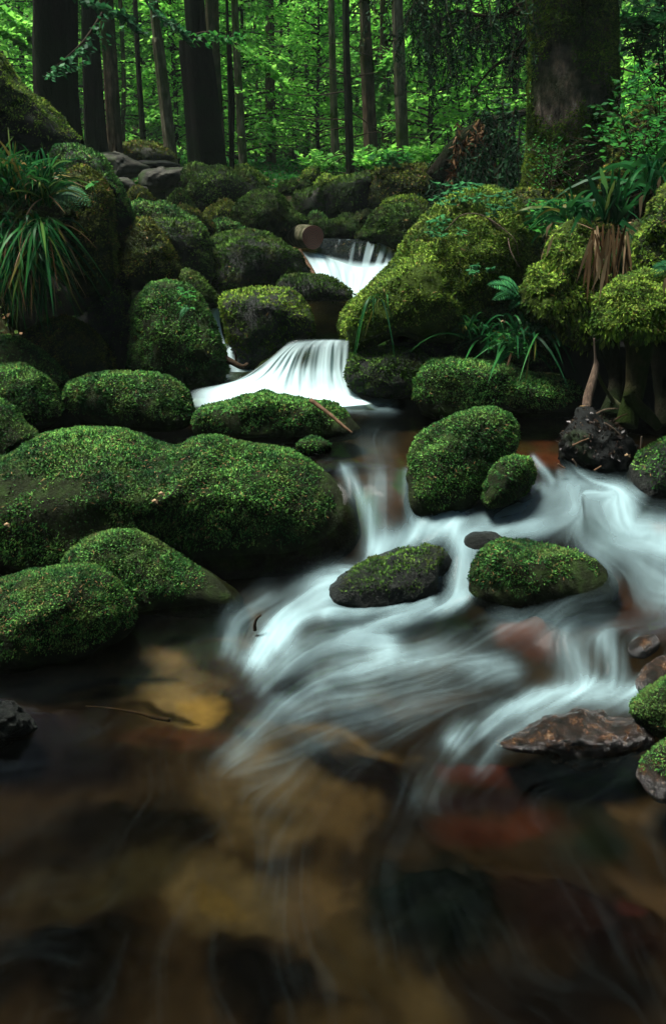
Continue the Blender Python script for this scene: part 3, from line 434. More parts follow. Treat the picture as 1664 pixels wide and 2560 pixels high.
# left stack
b('round dark green boulder at the left edge, lower of two', q('G', [(-200, 900), (-140, 790), (0, 775), (80, 820), (150, 915), (250, 1000), (200, 1050), (100, 1120), (0, 1190), (-140, 1200)]), 3.05, .3, 'moss', .9, amp=.04)
b('domed boulder at the left edge beside the oblong bright one', q('G', [(-200, 700), (-100, 600), (0, 565), (140, 542), (230, 575), (330, 660), (390, 750), (400, 840), (340, 930), (200, 985), (50, 960), (-140, 900)]), 3.42, .32, 'moss', 1.1, amp=.04)
b('sloping boulder behind the domed one at the left edge', q('G', [(-200, 520), (-120, 380), (0, 360), (100, 368), (190, 410), (280, 465), (370, 550), (445, 650), (430, 760), (300, 830), (0, 800), (-160, 700)]), 3.8, .35, 'moss', .9, amp=.04)
b('olive humped boulder with brown flecks in the shade', q('G', [(130, 420), (170, 345), (260, 290), (350, 252), (430, 240), (520, 265), (600, 320), (665, 400), (725, 500), (760, 600), (650, 680), (450, 700), (300, 650), (180, 520)]), 4.15, .4, 'moss_brown', .9, amp=.04)
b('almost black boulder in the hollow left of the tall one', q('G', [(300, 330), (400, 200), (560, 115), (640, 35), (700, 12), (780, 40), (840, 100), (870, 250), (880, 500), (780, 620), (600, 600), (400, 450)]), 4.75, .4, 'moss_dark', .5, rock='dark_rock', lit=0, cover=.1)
b('tall dome of green moss left of the main fall', q('G', [(835, 430), (850, 250), (872, 140), (930, 52), (1010, 12), (1130, 10), (1220, 40), (1290, 110), (1350, 205), (1405, 330), (1450, 450), (1462, 560), (1420, 660), (1300, 710), (1180, 730), (1000, 720), (870, 680), (830, 560)]), 4.08, .36, 'moss', 1.1, amp=.035, sq=.78)
b('shadowed boulder with yellowish crown, upper left of the dome', q('E', [(295, 960), (330, 840), (400, 762), (500, 700), (590, 672), (655, 690), (720, 780), (790, 880), (860, 1000), (912, 1150), (935, 1300), (700, 1340), (450, 1330), (320, 1180)]), 4.95, .4, 'moss_brown', 1.0, lit=.02)
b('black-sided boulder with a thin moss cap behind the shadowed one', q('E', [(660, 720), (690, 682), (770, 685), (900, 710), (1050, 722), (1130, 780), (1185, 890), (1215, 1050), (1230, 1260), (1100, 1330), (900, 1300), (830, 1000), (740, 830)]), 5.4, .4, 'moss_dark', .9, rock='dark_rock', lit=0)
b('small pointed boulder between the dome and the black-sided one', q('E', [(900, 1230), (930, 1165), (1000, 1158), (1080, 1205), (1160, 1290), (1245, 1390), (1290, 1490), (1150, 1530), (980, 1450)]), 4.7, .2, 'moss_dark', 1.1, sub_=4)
b('wide dark mossy boulder below the cut log', q('A', [(945, 420), (965, 370), (1030, 345), (1180, 330), (1260, 355), (1330, 400), (1400, 440), (1435, 520), (1420, 590), (1300, 620), (1200, 640), (1050, 680), (985, 600)]), 6.05, .5, 'moss_dark', 1.3, rock='wet_dark', lit=.02)
b('low dark boulder at the foot of the upper fall', q('F', [(265, 1050), (320, 985), (440, 970), (560, 972), (680, 1005), (780, 1068), (855, 1140), (800, 1165), (600, 1165), (400, 1160), (290, 1120)]), 5.65, .25, 'moss_dark', 1.1, rock='wet_dark', sub_=4, lit=0)
b('rounded boulder with yellow-green cap and wet side above the main fall', q('A', [(1022, 660), (1050, 620), (1150, 600), (1260, 598), (1350, 605), (1405, 640), (1440, 700), (1465, 800), (1400, 850), (1300, 880), (1220, 930), (1150, 985), (1110, 940), (1070, 860), (1040, 770)]), 4.32, .34, 'moss_yellow', .8, rock='wet_dark', lit=.04, cover=.03, sq=.78)
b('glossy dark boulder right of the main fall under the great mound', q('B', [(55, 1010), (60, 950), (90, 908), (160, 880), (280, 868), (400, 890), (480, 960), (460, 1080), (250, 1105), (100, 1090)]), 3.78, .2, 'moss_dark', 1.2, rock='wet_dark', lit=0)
b('great mound-shaped boulder with lit yellow-green moss right of centre', q('B', [(32, 780), (45, 705), (110, 640), (200, 550), (290, 470), (335, 385), (430, 270), (520, 190), (620, 140), (720, 123), (800, 138), (880, 195), (935, 280), (960, 420), (930, 560), (840, 660), (720, 720), (620, 780), (560, 850), (480, 830), (300, 800), (200, 840), (100, 885), (45, 850)]), 4.35, .6, 'moss_yellow', 1.5, rock='peat_yellow', sub_=6, amp=.05, lit=.04, sq=.8)
b('knobbly lower shoulder of moss leaning on the great mound', q('B', [(60, 760), (90, 690), (200, 575), (310, 480), (400, 410), (480, 385), (580, 390), (640, 450), (660, 560), (680, 680), (610, 770), (520, 830), (400, 815), (260, 790), (160, 820), (80, 840)]), 4.0, .34, 'moss_yellow', 1.2, rock='peat_yellow', sub_=5, amp=.07, lit=.06, sq=.8)
b('dark body added for the shadow cavity under the great mound', q('B', [(230, 880), (280, 830), (420, 800), (560, 820), (640, 880), (620, 960), (450, 990), (280, 960)]), 4.15, .25, 'moss_dark', .5, rock='dark_rock', sub_=4, lit=0)  # dark solid in place of the shaded gap below the mound
b('long flat slab of bright moss at the right pool edge', q('B', [(372, 1090), (385, 1000), (430, 948), (520, 925), (640, 932), (800, 945), (900, 985), (1050, 1025), (1180, 1045), (1260, 1090), (1230, 1170), (1000, 1195), (800, 1205), (600, 1200), (440, 1195), (380, 1150)]), 3.66, .26, 'moss', 1.4, amp=.03, lit=.06, sq=.7)
b('grassy green hummock behind the long flat slab', q('B', [(555, 960), (575, 850), (610, 760), (650, 700), (730, 680), (850, 690), (960, 760), (1080, 850), (1140, 930), (950, 980), (700, 990)]), 4.05, .35, 'moss', 1.2, amp=.05, lit=.06)
b('shaggy yellow-green cushion boulder under the withered leaves', q('B', [(890, 620), (920, 520), (985, 440), (1010, 345), (1070, 300), (1150, 295), (1215, 340), (1225, 450), (1240, 560), (1240, 720), (1245, 850), (1190, 910), (1130, 900), (1080, 830), (990, 760), (910, 700)]), 3.72, .28, 'moss_yellow', 1.4, rock='peat_yellow', amp=.12, lit=.03, sprig=1.1, hang=1)
b('low green bank of moss and ferns between mound and cushion', q('B', [(790, 620), (830, 520), (900, 480), (960, 520), (980, 620), (960, 720), (860, 740), (800, 700)]), 4.2, .25, 'moss', 1.2, rock='peat_yellow', sub_=4)
b('upright mossy rock at the right edge above the stump', q('B', [(1400, 520), (1425, 400), (1440, 270), (1490, 175), (1560, 130), (1700, 110), (1740, 560), (1547, 600), (1430, 590)]), 3.5, .25, 'moss_yellow', 1.1, rock='peat', amp=.11, sprig=1.1, hang=1)
b('dark mossy boulder at the right edge below the stump', q('D', [(1365, 400), (1380, 310), (1440, 235), (1547, 170), (1700, 150), (1740, 420), (1600, 520), (1450, 480)]), 2.75, .22, 'moss', .6, rock='wet_dark', amp=.05)
# middle distance
b('large split boulder with a black cleft face beneath the leaning tree', q('Q', [(440, 480), (447, 445), (463, 422), (493, 409), (520, 417), (561, 422), (594, 436), (625, 440), (655, 465), (675, 492), (650, 515), (600, 520), (560, 522), (530, 545), (500, 555), (470, 530), (450, 505)]), 8.6, .6, 'moss_dark', 1.2, rock='dark_rock', lit=0, cover=.02)
b('bright sloping moss slab behind the split boulder', q('Q', [(570, 440), (580, 422), (605, 414), (628, 421), (652, 439), (676, 459), (660, 475), (620, 470), (580, 460)]), 10.2, .6, 'moss_yellow', 1.1, rock='peat_yellow', sub_=4)
b('arched yellow-rimmed boulder right of the split one', q('E', [(1090, 690), (1190, 605), (1290, 530), (1365, 517), (1435, 570), (1480, 670), (1515, 770), (1400, 820), (1220, 800), (1110, 750)]), 7.6, .4, 'moss_brown', 1.1, sub_=4)
b('broad dark green hill-shaped boulder behind the cut log', q('F', [(-40, 500), (0, 430), (80, 388), (180, 350), (260, 358), (325, 420), (385, 495), (500, 570), (490, 640), (360, 705), (200, 715), (60, 680), (-30, 600)]), 7.3, .6, 'moss_dark', 1.3, lit=.01)
b('long low ridge boulder with two humps, left middle distance', q('E', [(440, 640), (465, 545), (540, 520), (640, 560), (750, 542), (850, 570), (960, 648), (1090, 720), (1160, 790), (1170, 870), (1000, 820), (700, 760), (520, 750), (460, 710)]), 5.9, .4, 'moss', .9, sub_=5)
b('small domed boulder with a grass blade above the ridge', q('E', [(440, 520), (455, 430), (530, 390), (600, 435), (680, 520), (720, 580), (600, 590), (470, 580)]), 6.4, .25, 'moss_brown', 1.1, sub_=4)
b('small cone boulder at the foot of the split boulder', q('E', [(810, 540), (860, 440), (915, 410), (980, 450), (1035, 560), (1085, 650), (950, 650), (840, 600)]), 7.1, .3, 'moss_dark', 1.2, sub_=4)
b('flat tongue boulder right of the long low ridge', q('E', [(870, 600), (950, 560), (1030, 600), (1150, 665), (1240, 780), (1200, 860), (1090, 780), (950, 680)]), 6.7, .3, 'moss_brown', 1.0, sub_=4)
b('low green boulder just left of the broad hill-shaped one', q('E', [(1150, 790), (1230, 720), (1330, 688), (1450, 750), (1560, 800), (1500, 880), (1300, 900), (1180, 870)]), 6.9, .3, 'moss', .8, sub_=4)
b('mossy shelf boulder right behind the cut log', q('F', [(350, 680), (400, 620), (460, 578), (600, 568), (800, 568), (900, 590), (960, 640), (920, 700), (750, 720), (600, 720), (420, 720)]), 7.8, .4, 'moss_dark', 1.4, sub_=4, lit=0)
b('rounded boulder above the right end of the upper fall', q('F', [(850, 710), (920, 640), (960, 560), (1000, 500), (1070, 470), (1200, 458), (1330, 460), (1445, 490), (1430, 600), (1330, 720), (1230, 820), (1100, 770), (980, 735)]), 7.25, .5, 'moss_dark', 1.4, sub_=5, lit=.01)
b('thin bright moss cap on the skyline of the right boulders', q('F', [(1045, 480), (1090, 415), (1200, 392), (1300, 395), (1380, 430), (1400, 475), (1200, 490)]), 8.0, .35, 'moss_yellow', .9, sub_=4, rock='peat')
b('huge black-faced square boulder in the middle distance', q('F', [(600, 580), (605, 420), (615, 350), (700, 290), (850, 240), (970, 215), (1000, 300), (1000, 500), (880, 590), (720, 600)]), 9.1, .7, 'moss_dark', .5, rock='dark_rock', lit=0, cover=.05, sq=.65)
b('dim brown-green mound with leaves on top behind the black-faced one', q('F', [(940, 500), (945, 320), (1000, 190), (1100, 150), (1250, 150), (1400, 175), (1540, 210), (1600, 350), (1500, 500), (1200, 520)]), 9.0, .8, 'moss_brown', 1.0, lit=.04)
b('small flat-topped boulder beside the slim grey trunk', q('F', [(265, 370), (310, 295), (420, 270), (520, 285), (550, 340), (470, 385), (320, 385)]), 9.6, .4, 'moss_dark', 1.2, sub_=4)
b('steep grey-green boulder left of the black-faced one', q('F', [(380, 470), (415, 365), (510, 340), (590, 320), (620, 420), (605, 520), (480, 540), (390, 510)]), 8.7, .4, 'moss_dark', .9, rock='grey', sub_=4)
b('little green boulder at the foot of the black-faced one', q('F', [(490, 560), (530, 510), (580, 498), (625, 550), (650, 590), (520, 595)]), 8.1, .2, 'moss', .7, sub_=3)
b('small triangular boulder, left of a pair on the shelf', q('F', [(710, 580), (770, 523), (830, 520), (880, 560), (860, 595), (740, 600)]), 8.05, .2, 'moss_dark', 1.2, sub_=3)
b('small rounded boulder, right of a pair on the shelf', q('F', [(820, 590), (870, 508), (940, 494), (1000, 520), (980, 600), (900, 630)]), 7.95, .25, 'moss_dark', 1.2, sub_=4)
b('yellow-green saddle boulder on top of the black-faced one', q('F', [(540, 330), (580, 260), (640, 235), (720, 258), (830, 238), (870, 255), (700, 320), (600, 345)]), 10.3, .4, 'moss_yellow', .9, rock='peat_yellow', sub_=4)
b('far bright moss hump below the young beech', q('F', [(440, 270), (480, 195), (550, 172), (620, 215), (610, 290), (500, 310)]), 11.5, .5, 'moss_yellow', .9, rock='peat_yellow', sub_=4)
b('grey bare slab in the trodden bank below the leaning tree', q('E', [(525, 300), (600, 230), (750, 215), (990, 212), (1000, 300), (920, 380), (800, 420), (650, 440), (560, 390)]), 8.9, .7, None, rock='grey', sub_=5, name='grey_boulder', sq=.8, amp=.10, group='grey slabs of the upper bank')
b('small grey slab in front of the bare bank', q('E', [(320, 350), (360, 305), (440, 315), (530, 380), (620, 390), (640, 450), (500, 470), (360, 430)]), 7.6, .4, None, rock='grey', sub_=4, amp=.12, name='grey_boulder', group='grey slabs of the upper bank')
b('long sloping grey slab at the left of the bank', q('E', [(120, 60), (250, 65), (400, 100), (520, 160), (660, 215), (560, 290), (400, 330), (250, 320), (180, 200)]), 9.6, .8, None, rock='grey', sub_=5, name='grey_boulder', sq=.8, amp=.10, group='grey slabs of the upper bank')
b('dull olive mound between the left trunks', q('E', [(300, 80), (370, 10), (560, -10), (700, 8), (800, 65), (890, 135), (750, 190), (500, 180)]), 11, .9, 'moss_brown', .9, rock='grey', sub_=5)
b('low brown ridge of roots crossing the grey bank', q('E', [(480, 190), (520, 148), (650, 150), (800, 155), (900, 180), (960, 215), (850, 235), (650, 225)]), 9.9, .4, None, rock='dark_rock', sub_=4, amp=.1, name='earth_ridge', cat='earth ridge', group='grey slabs of the upper bank')
b('smooth green-capped boulder behind the strap-leaved grass', q('J', [(240, 720), (250, 690), (330, 678), (400, 700), (480, 738), (525, 810), (565, 885), (600, 960), (625, 1030), (640, 1100), (560, 1120), (440, 1050), (320, 950), (250, 820)]), 5.1, .45, 'moss', 1.0, rock='dark_rock', lit=.02)
b('tall rust-tinged boulder beside the strap-leaved grass', q('A', [(255, 330), (275, 150), (320, 60), (400, 38), (470, 78), (512, 160), (522, 260), (535, 380), (545, 520), (500, 620), (380, 640), (290, 560), (250, 450)]), 4.35, .4, 'moss_brown', 1.1, rock='peat', lit=.10, sq=.72)
b('great slope of mossy rock rising out of the left edge', q('J', [(-250, 60), (-60, 200), (0, 240), (60, 330), (130, 410), (220, 490), (300, 580), (390, 690), (300, 760), (150, 760), (-100, 760), (-300, 600)]), 5.7, .6, 'moss_yellow', .9, rock='dark_rock', sub_=6, lit=.04, cover=.04, sq=.7)
b('black overhanging bank under the strap-leaved grass', q('Q', [(-120, 560), (-60, 480), (60, 470), (200, 560), (290, 640), (330, 720), (330, 860), (250, 930), (100, 950), (-120, 950)]), 5.0, .5, 'moss_dark', .25, rock='dark_rock', name='earth_bank', cat='bank', group=None, cover=.1, lit=0)
b('dark wedge of rock behind the black overhanging bank', q('A', [(480, 560), (560, 420), (640, 380), (900, 420), (990, 560), (1010, 700), (800, 760), (560, 700)]), 5.9, .5, 'moss_dark', .4, rock='dark_rock', lit=0)

# ------------------------------------------------------------------ trees
def trunk_mesh(pts, rad, n=18, rough=.05, seed=0, fr=5, ridges=.15):
    p = spline(pts, 70); r = np.interp(np.linspace(0, 1, 70), np.linspace(0, 1, len(rad)), rad); return tube(p, r, n, rough, fr, seed, ridges=ridges)
def sprays(rng, n, R0, z0, z1, leaf, per, droop=.25, flat=.25, spray=.8):
    """leaf sprays on side branches of an upright tree at the origin: V,F of the leaves and of the branches"""
    a = Acc(); br = Acc()
    for i in range(n):
        z = z0+(z1-z0)*rng.random(); th = rng.random()*2*np.pi; Lb = R0*(.45+.6*rng.random())*(1.1-.6*(z-z0)/(z1-z0)); d = np.array([np.cos(th), np.sin(th), .35])
        ts = np.linspace(0, 1, 6)[:, None]; c = np.array([0, 0, z])+d*Lb*ts-np.array([0, 0, 1])*droop*Lb*ts**2*1.5
        v, f = tube(c, np.linspace(.02, .005, 6)*(1+R0*.15), 4, cap=False); br.add(v, f[0])
        t = rng.random(per)**.7; base = np.stack([np.interp(t, ts[:, 0], c[:, k]) for k in range(3)], 1)
        sd_ = np.array([-np.sin(th), np.cos(th), 0]); off = (rng.random(per)-.5)*2*spray*(1.05-t*.7)*min(1, Lb); base = base+sd_*off[:, None]+np.stack([rng.normal(size=per)*.06, rng.normal(size=per)*.06, rng.normal(size=per)*.05-abs(off)*.22], 1)
        ld = nrm(np.stack([d[0]*.6+sd_[0]*np.sign(off)*.7, d[1]*.6+sd_[1]*np.sign(off)*.7, np.full(per, -.25)], 1)+rng.normal(size=(per, 3))*.35)
        up = nrm(np.array([0, 0, 1.])+rng.normal(size=(per, 3))*flat*1.6); L = leaf*(.7+.6*rng.random(per)); v, f = kites(base, ld, L, L*.30, up=up); a.add(v, f)
    return a.out(), br.out()
def tree(name, label, top, base, wt, wb, Y, bark='bark', mid=None, crown=True, group='forest trees behind the stream', H=9.0, flare=1.25, seed=0, leafm='leaf_far', zc=None, rough=.05):
    """trunk through two photo points (v= -60 and its foot); goes on up to height H; crown above"""
    b0 = P(base[0], base[1], Y); gz = ground_z(np.array([b0[0]]), np.array([Y]))[0]; foot = b0.copy(); foot[2] = min(gz-.1, b0[2]-.1)
    t0 = P(top[0], top[1], Y); s = Y/FP*1.03; dirn = (t0-b0)/max(t0[2]-b0[2], .1)
    pts = [foot, b0]
    if mid: pts += [P(m[0], m[1], Y) for m in mid]
    pts += [t0, t0+dirn*(H-t0[2])*.5, t0+dirn*(H-t0[2])+np.array([.1, 0, 0])]
    k = len(mid) if mid else 0
    r = [wb*s*.5*flare, wb*s*.5]+[((wt+(wb-wt)*(1-(j+1)/(k+1))**1.6))*s*.5 for j in range(k)]+[wt*s*.5, wt*s*.42, wt*s*.2]
    root = thing(name, foot, label, 'tree', group); V, F = trunk_mesh(pts, r, seed=seed, rough=rough); sub('trunk', V, F, M[bark], root)
    if crown:
        rng = np.random.default_rng(seed+100); (V, F), (V2, F2) = sprays(rng, 7, 1.8, H*.62 if zc is None else zc, H, .11, 60)
        off = pts[-2].copy(); off[2] = 0; sub('crown', V+off, F, M[leafm], root, smooth=False); sub('branches', V2+off, F2, M['twig'], root)
    if leafm == 'needle':
        rg = np.random.default_rng(seed+7); a = Acc()
        for i in range(34):
            z = foot[2]+.4+rg.random()*4.5; k = (z-b0[2])/max(t0[2]-b0[2], .1); c0 = b0+(t0-b0)*k; d = nrm(np.array([rg.normal(), rg.normal()*.4, .25*rg.normal()])); l = .3+.8*rg.random(); e = c0+d*l+np.array([0, 0, -.15*l])
            v, f = tube(spline([c0, (c0+e)/2+rg.normal(size=3)*.04, e], 6), np.linspace(.012, .003, 6), 4, cap=False); a.add(v, f[0])
        V, F = a.out(); sub('dead_twigs', V, F, M['twig'], root)
    return root
tree('beech_tree', 'massive black trunk at the far left behind the mossy slope', (133, -60), (148, 330), 88, 92, 7.2, 'bark_black', mid=[(136, 130)], seed=1, H=11)
tree('beech_tree', 'dark trunk with flared mossy foot, second from the left', (222, -60), (238, 345), 32, 46, 9.5, 'bark_black', mid=[(228, 130)], seed=2, flare=1.6)
tree('pine_tree', 'reddish brown trunk with pale rings, third from the left', (262, -60), (288, 371), 28, 32, 10.5, 'bark_brown', mid=[(275, 150)], seed=3)
tree('young_tree', 'thin black stem between the brown trunk and the pale leaning one', (335, -60), (358, 352), 9, 13, 12.5, 'bark', mid=[(346, 160)], seed=4)
tree('beech_tree', 'pale lichen-covered leaning trunk left of the big leaning tree', (378, -60), (429, 395), 19, 28, 11, 'bark_grey', mid=[(395, 100), (408, 220)], seed=5)
tree('beech_tree', 'big black leaning trunk standing on the split boulder', (482, -60), (522, 412), 42, 84, 9.2, 'bark_black', mid=[(489, 110), (502, 250), (512, 350)], seed=6, flare=1.3, rough=.08)
tree('beech_tree', 'grey-brown trunk half hidden by the big leaning tree', (528, -60), (548, 395), 27, 29, 13, 'bark_brown', mid=[(533, 120)], seed=7)
tree('sapling', 'very thin wavy black sapling right of the big leaning tree', (565, -60), (580, 430), 6, 12, 8.8, 'bark', mid=[(573, 90), (576, 170), (583, 260), (577, 360)], seed=8, flare=1.1)
tree('young_tree', 'slim green-grey trunk right of the wavy black sapling', (583, -60), (608, 420), 14, 19, 13.5, 'bark_grey', mid=[(592, 150)], seed=9)
tree('spruce_tree', 'dim straight trunk in mist at the centre left', (672, -60), (678, 480), 18, 24, 16, 'bark_brown', seed=10, mid=[(675, 200)], leafm='needle', zc=3.6)  # lighter bark colour stands in for the mist around this trunk
tree('young_tree', 'slim mossy trunk, leftmost of the central group', (826, -60), (838, 405), 12, 20, 13, 'bark_grey', mid=[(832, 200)], seed=11)
tree('spruce_tree', 'black straight trunk with stub twigs in the central group', (863, -60), (875, 415), 14, 19, 10.8, 'bark', mid=[(868, 200)], seed=12, leafm='needle')
tree('beech_tree', 'smooth brown-green trunk right of the black straight one', (908, -60), (929, 402), 22, 31, 11, 'bark_brown', mid=[(914, 100), (920, 240)], seed=13)
tree('young_tree', 'slim pale trunk behind the central group', (956, -60), (962, 400), 12, 14, 15, 'bark_brown', mid=[(957, 200)], seed=15)
tree('beech_tree', 'mossy trunk with a peeled pale patch, rightmost of the central group', (990, -60), (1007, 408), 24, 27, 10.6, 'bark_grey', mid=[(996, 100), (1000, 240)], seed=14)
tree('spruce_tree', 'black trunk just right of the giant mossy trunk', (1525, -60), (1530, 420), 28, 34, 8.5, 'bark', seed=17, leafm='needle', zc=3.2)
for i, (u, v, wd, Y, l) in enumerate([(60, 330, 12, 17, 'far thin trunk left of the massive black one'), (308, 360, 10, 15, 'thin brown stem right beside the ringed trunk'), (392, 350, 7, 18, 'thin far stem behind the pale leaning trunk'), (444, 380, 9, 17, 'far stem just right of the pale leaning trunk'), (640, 420, 7, 20, 'hair-thin far stem left of the dim straight trunk'), (712, 420, 8, 21, 'hair-thin far stem right of the dim straight trunk'),
                              (770, 410, 9, 18, 'far slim stem left of the central group'), (890, 400, 9, 19, 'far stem between two trunks of the central group'), (948, 405, 11, 17, 'far dark stem left of the peeled trunk'), (1110, 380, 10, 18, 'far stem behind the hanging spruce boughs'), (1180, 330, 14, 14, 'crooked dark stem left of the giant mossy trunk'), (1300, 360, 9, 19, 'far stem against the giant mossy trunk')]):
    tree('slender_tree', l, (u-10, -60), (u, v), wd*.8, wd, Y, ['bark', 'bark_brown', 'bark_grey'][i % 3], seed=40+i, H=8, group='thin far stems', crown=False, mid=[(u-4+6*math.sin(i*2.1), 180)])
def leaf_clump(c, n, rad, leaf, m, root, name='foliage', flat=.4, dn=.25):
    p = np.array(c)+RNG.normal(size=(n, 3))*np.array(rad)*.5; d = nrm(RNG.normal(size=(n, 3))*np.array([1, 1, .4])+np.array([0, 0, -dn])); up = nrm(np.array([0, 0, 1.])+RNG.normal(size=(n, 3))*flat)
    L = leaf*(.6+.8*RNG.random(n)); V, F = kites(p, d, L, L*.32, up=up); return sub(name, V, F, M[m], root, smooth=False)
# giant right spruce
def giant():
    Y = 5.6; s = Y/FP*1.03; f = lambda u, v: P(u, v, Y)
    root = thing('spruce_tree', f(1420, 500)-np.array([0, 0, .3]), 'giant rough-barked trunk half wrapped in moss on the right', 'tree', 'forest trees behind the stream')
    pts = [f(1420, 560), f(1420, 490), f(1422, 430), f(1424, 330), f(1426, 150), f(1426, -80), f(1426, -400), f(1426, -900)]; rad = np.array([250, 222, 196, 184, 176, 170, 150, 110])*s/2
    p = spline(pts, 150); r = np.interp(np.linspace(0, 1, 150), np.linspace(0, 1, 8), rad); V, F = tube(p, r, 60, .05, 9, 5, ridges=.03); sub('trunk', V, F, M['spruce_bark'], root)
    a = V[:150*60].reshape(150, 60, 3); T, Fq = a.reshape(-1, 3), grid_f(150, 60, True); c = T[Fq].mean(1); C0 = np.stack([np.interp(c[:, 2], p[:, 2], p[:, 0]), np.interp(c[:, 2], p[:, 2], p[:, 1]), c[:, 2]], 1); nn = nrm(c-C0)
    uu, vv = proj(c); hgt = (c[:, 2]-f(0, 480)[2]); pr = fbm(c*np.array([3, 3, 1.8]), 12, 4)*1.3+.24+.0*np.clip(nn[:, 0], -1, 1)-.07*hgt+.35*sst((.9-hgt)/1.0)
    wt = sst(pr/.15)*(nn[:, 1] < .35)*np.linalg.norm(np.cross(T[Fq[:, 1]]-T[Fq[:, 0]], T[Fq[:, 3]]-T[Fq[:, 0]]), axis=1); n = 60000; fi = RNG.choice(len(c), n, p=wt/wt.sum()); k = RNG.random((n, 2, 1))
    q4 = T[Fq[fi]]; pp = (q4[:, 0]*(1-k[:, 0])+q4[:, 1]*k[:, 0])*(1-k[:, 1])+(q4[:, 3]*(1-k[:, 0])+q4[:, 2]*k[:, 0])*k[:, 1]; n_ = nn[fi]; L = .020*(.6+.8*RNG.random(n))
    d = nrm(n_*.7+RNG.normal(size=(n, 3))*.5+np.array([0, 0, -.5])); Vk, Fk = kites(pp+n_*(vn(pp*12, 3)*.03)[:, None], d, L, L*.28); sub('moss', Vk, Fk, M['moss_yellow'], root, smooth=False, attrs={'cushion_normal': np.repeat(n_, 4, 0)})
    # drooping boughs reaching left over the stream
    for j, (pl, hang, dn) in enumerate([([(1390, -80), (1240, -60), (1080, -30), (1010, 40)], .85, 1.3), ([(1390, -60), (1250, 40), (1130, 30), (1060, 110)], .55, 1.1), ([(1360, 30), (1290, 130), (1230, 170), (1180, 230)], .25, .35), ([(1390, -140), (1200, -130), (1100, -120), (960, -60)], .8, 1.2), ([(1370, -40), (1300, 30), (1200, 60), (1120, 150)], .35, .5), ([(1365, 90), (1320, 120), (1290, 150), (1265, 200)], .2, .25), ([(1560, -140), (1620, -80), (1660, -20), (1740, 60)], .5, 1.0)]):
        Yb = [5.5, 5.9, 6.3, 6.6]; bp = spline([f2 for f2 in (P(u, v, y) for (u, v), y in zip(pl, Yb))], 30); ac = Acc(); v, f_ = tube(bp, np.linspace(.035, .008, 30)*.7, 6, cap=False); bo = sub('bough', v, f_[0], M['twig'], root)
        nd = Acc(); tw = Acc()
        for t in range(int(34*dn)):
            i = int(3+RNG.random()*26.9); st = bp[i]; Lh = hang*(.35+.75*RNG.random()); e = st+np.array([RNG.normal()*.14, RNG.normal()*.25, -Lh]); m_ = (st+e)/2+np.array([RNG.normal()*.06, RNG.normal()*.06, .08*Lh]); cc = spline([st, m_, e], 10)
            v, f_ = tube(cc, np.linspace(.005, .002, 10), 3, cap=False); tw.add(v, f_[0])
            n = int(130*Lh*min(1, dn)+8); ti = RNG.random(n)*9; ii = ti.astype(int); b_ = cc[ii]*(1-(ti-ii))[:, None]+cc[np.minimum(ii+1, 9)]*(ti-ii)[:, None]
            d = nrm(RNG.normal(size=(n, 3))*.7+np.array([0, 0, -.9])); L = .035+.03*RNG.random(n); v, f_ = kites(b_, d, L, L*.11); nd.add(v, f_)
        V, F = tw.out(); mesh('twigs', V-np.array(root.location), F, M['twig'], bo); V, F = nd.out(); mesh('needles', V-np.array(root.location), F, M['needle'], bo, smooth=False)
giant()

# understory: copies of three young beeches, leaves to the ground
def beech_proto(k):
    rng = np.random.default_rng(200+k); (V, F), (V2, F2) = sprays(rng, 95, 1.9, .3, 6.2, .105, 95, .2, .3, .75)
    r = bpy.data.objects.new('young_beech', None); COL.objects.link(r)
    mesh('crown', V, F, M['leaf_far'], r, smooth=False); mesh('branches', V2, F2, M['twig'], r)
    t, f = trunk_mesh([(0, 0, -.3), (.05, 0, 1.5), (-.05, .1, 3.5), (.05, 0, 6.2)], [.06, .05, .035, .01], 8); mesh('trunk', t, f, M['bark'], r); return r
def copy_tree(o, loc, rz, sc):
    c = o.copy(); COL.objects.link(c); c.location = loc; c.rotation_euler = (0, 0, rz); c.scale = (sc,)*3
    for ch in o.children: d = ch.copy(); COL.objects.link(d); d.parent = c
    return c
protos = [beech_proto(k) for k in range(3)]
UB = [(30, 14.5, 1.0, 'bright young beech behind the massive black trunk'), (-90, 12.5, .9, 'young beech spreading leaves at the far left edge'), (190, 17, 1.1, 'young beech between the massive and the flared trunk'), (300, 16, .95, 'young beech behind the ringed brown trunk'), (400, 18, 1.1, 'young beech behind the pale leaning trunk'), (470, 15.5, .9, 'young beech left of the big leaning trunk'),
      (560, 19, 1.1, 'young beech glowing behind the wavy sapling'), (620, 15, .9, 'young beech right of the slim green-grey trunk'), (740, 20, 1.2, 'tall young beech in the centre gap'), (800, 16, .8, 'low young beech left of the central group'), (870, 19, 1.1, 'young beech behind the central group'), (960, 16.5, 1.0, 'young beech between the central trunks'),
      (1060, 14, 1.0, 'young beech right of the peeled trunk'), (1150, 16, 1.15, 'young beech behind the hanging boughs'), (1250, 13.5, 1.0, 'young beech left of the giant trunk'), (1330, 17, 1.2, 'young beech touching the giant trunk'), (1580, 12, 1.0, 'young beech right of the giant trunk'), (1720, 11, 1.0, 'young beech at the right edge'), (680, 24, 1.5, 'far tall beech in the dim centre'), (480, 24, 1.5, 'far tall beech above the left bank'), (1010, 23, 1.4, 'far tall beech right of the centre'), (250, 23, 1.5, 'far tall beech at the left'), (1200, 22, 1.4, 'far tall beech at the right')]
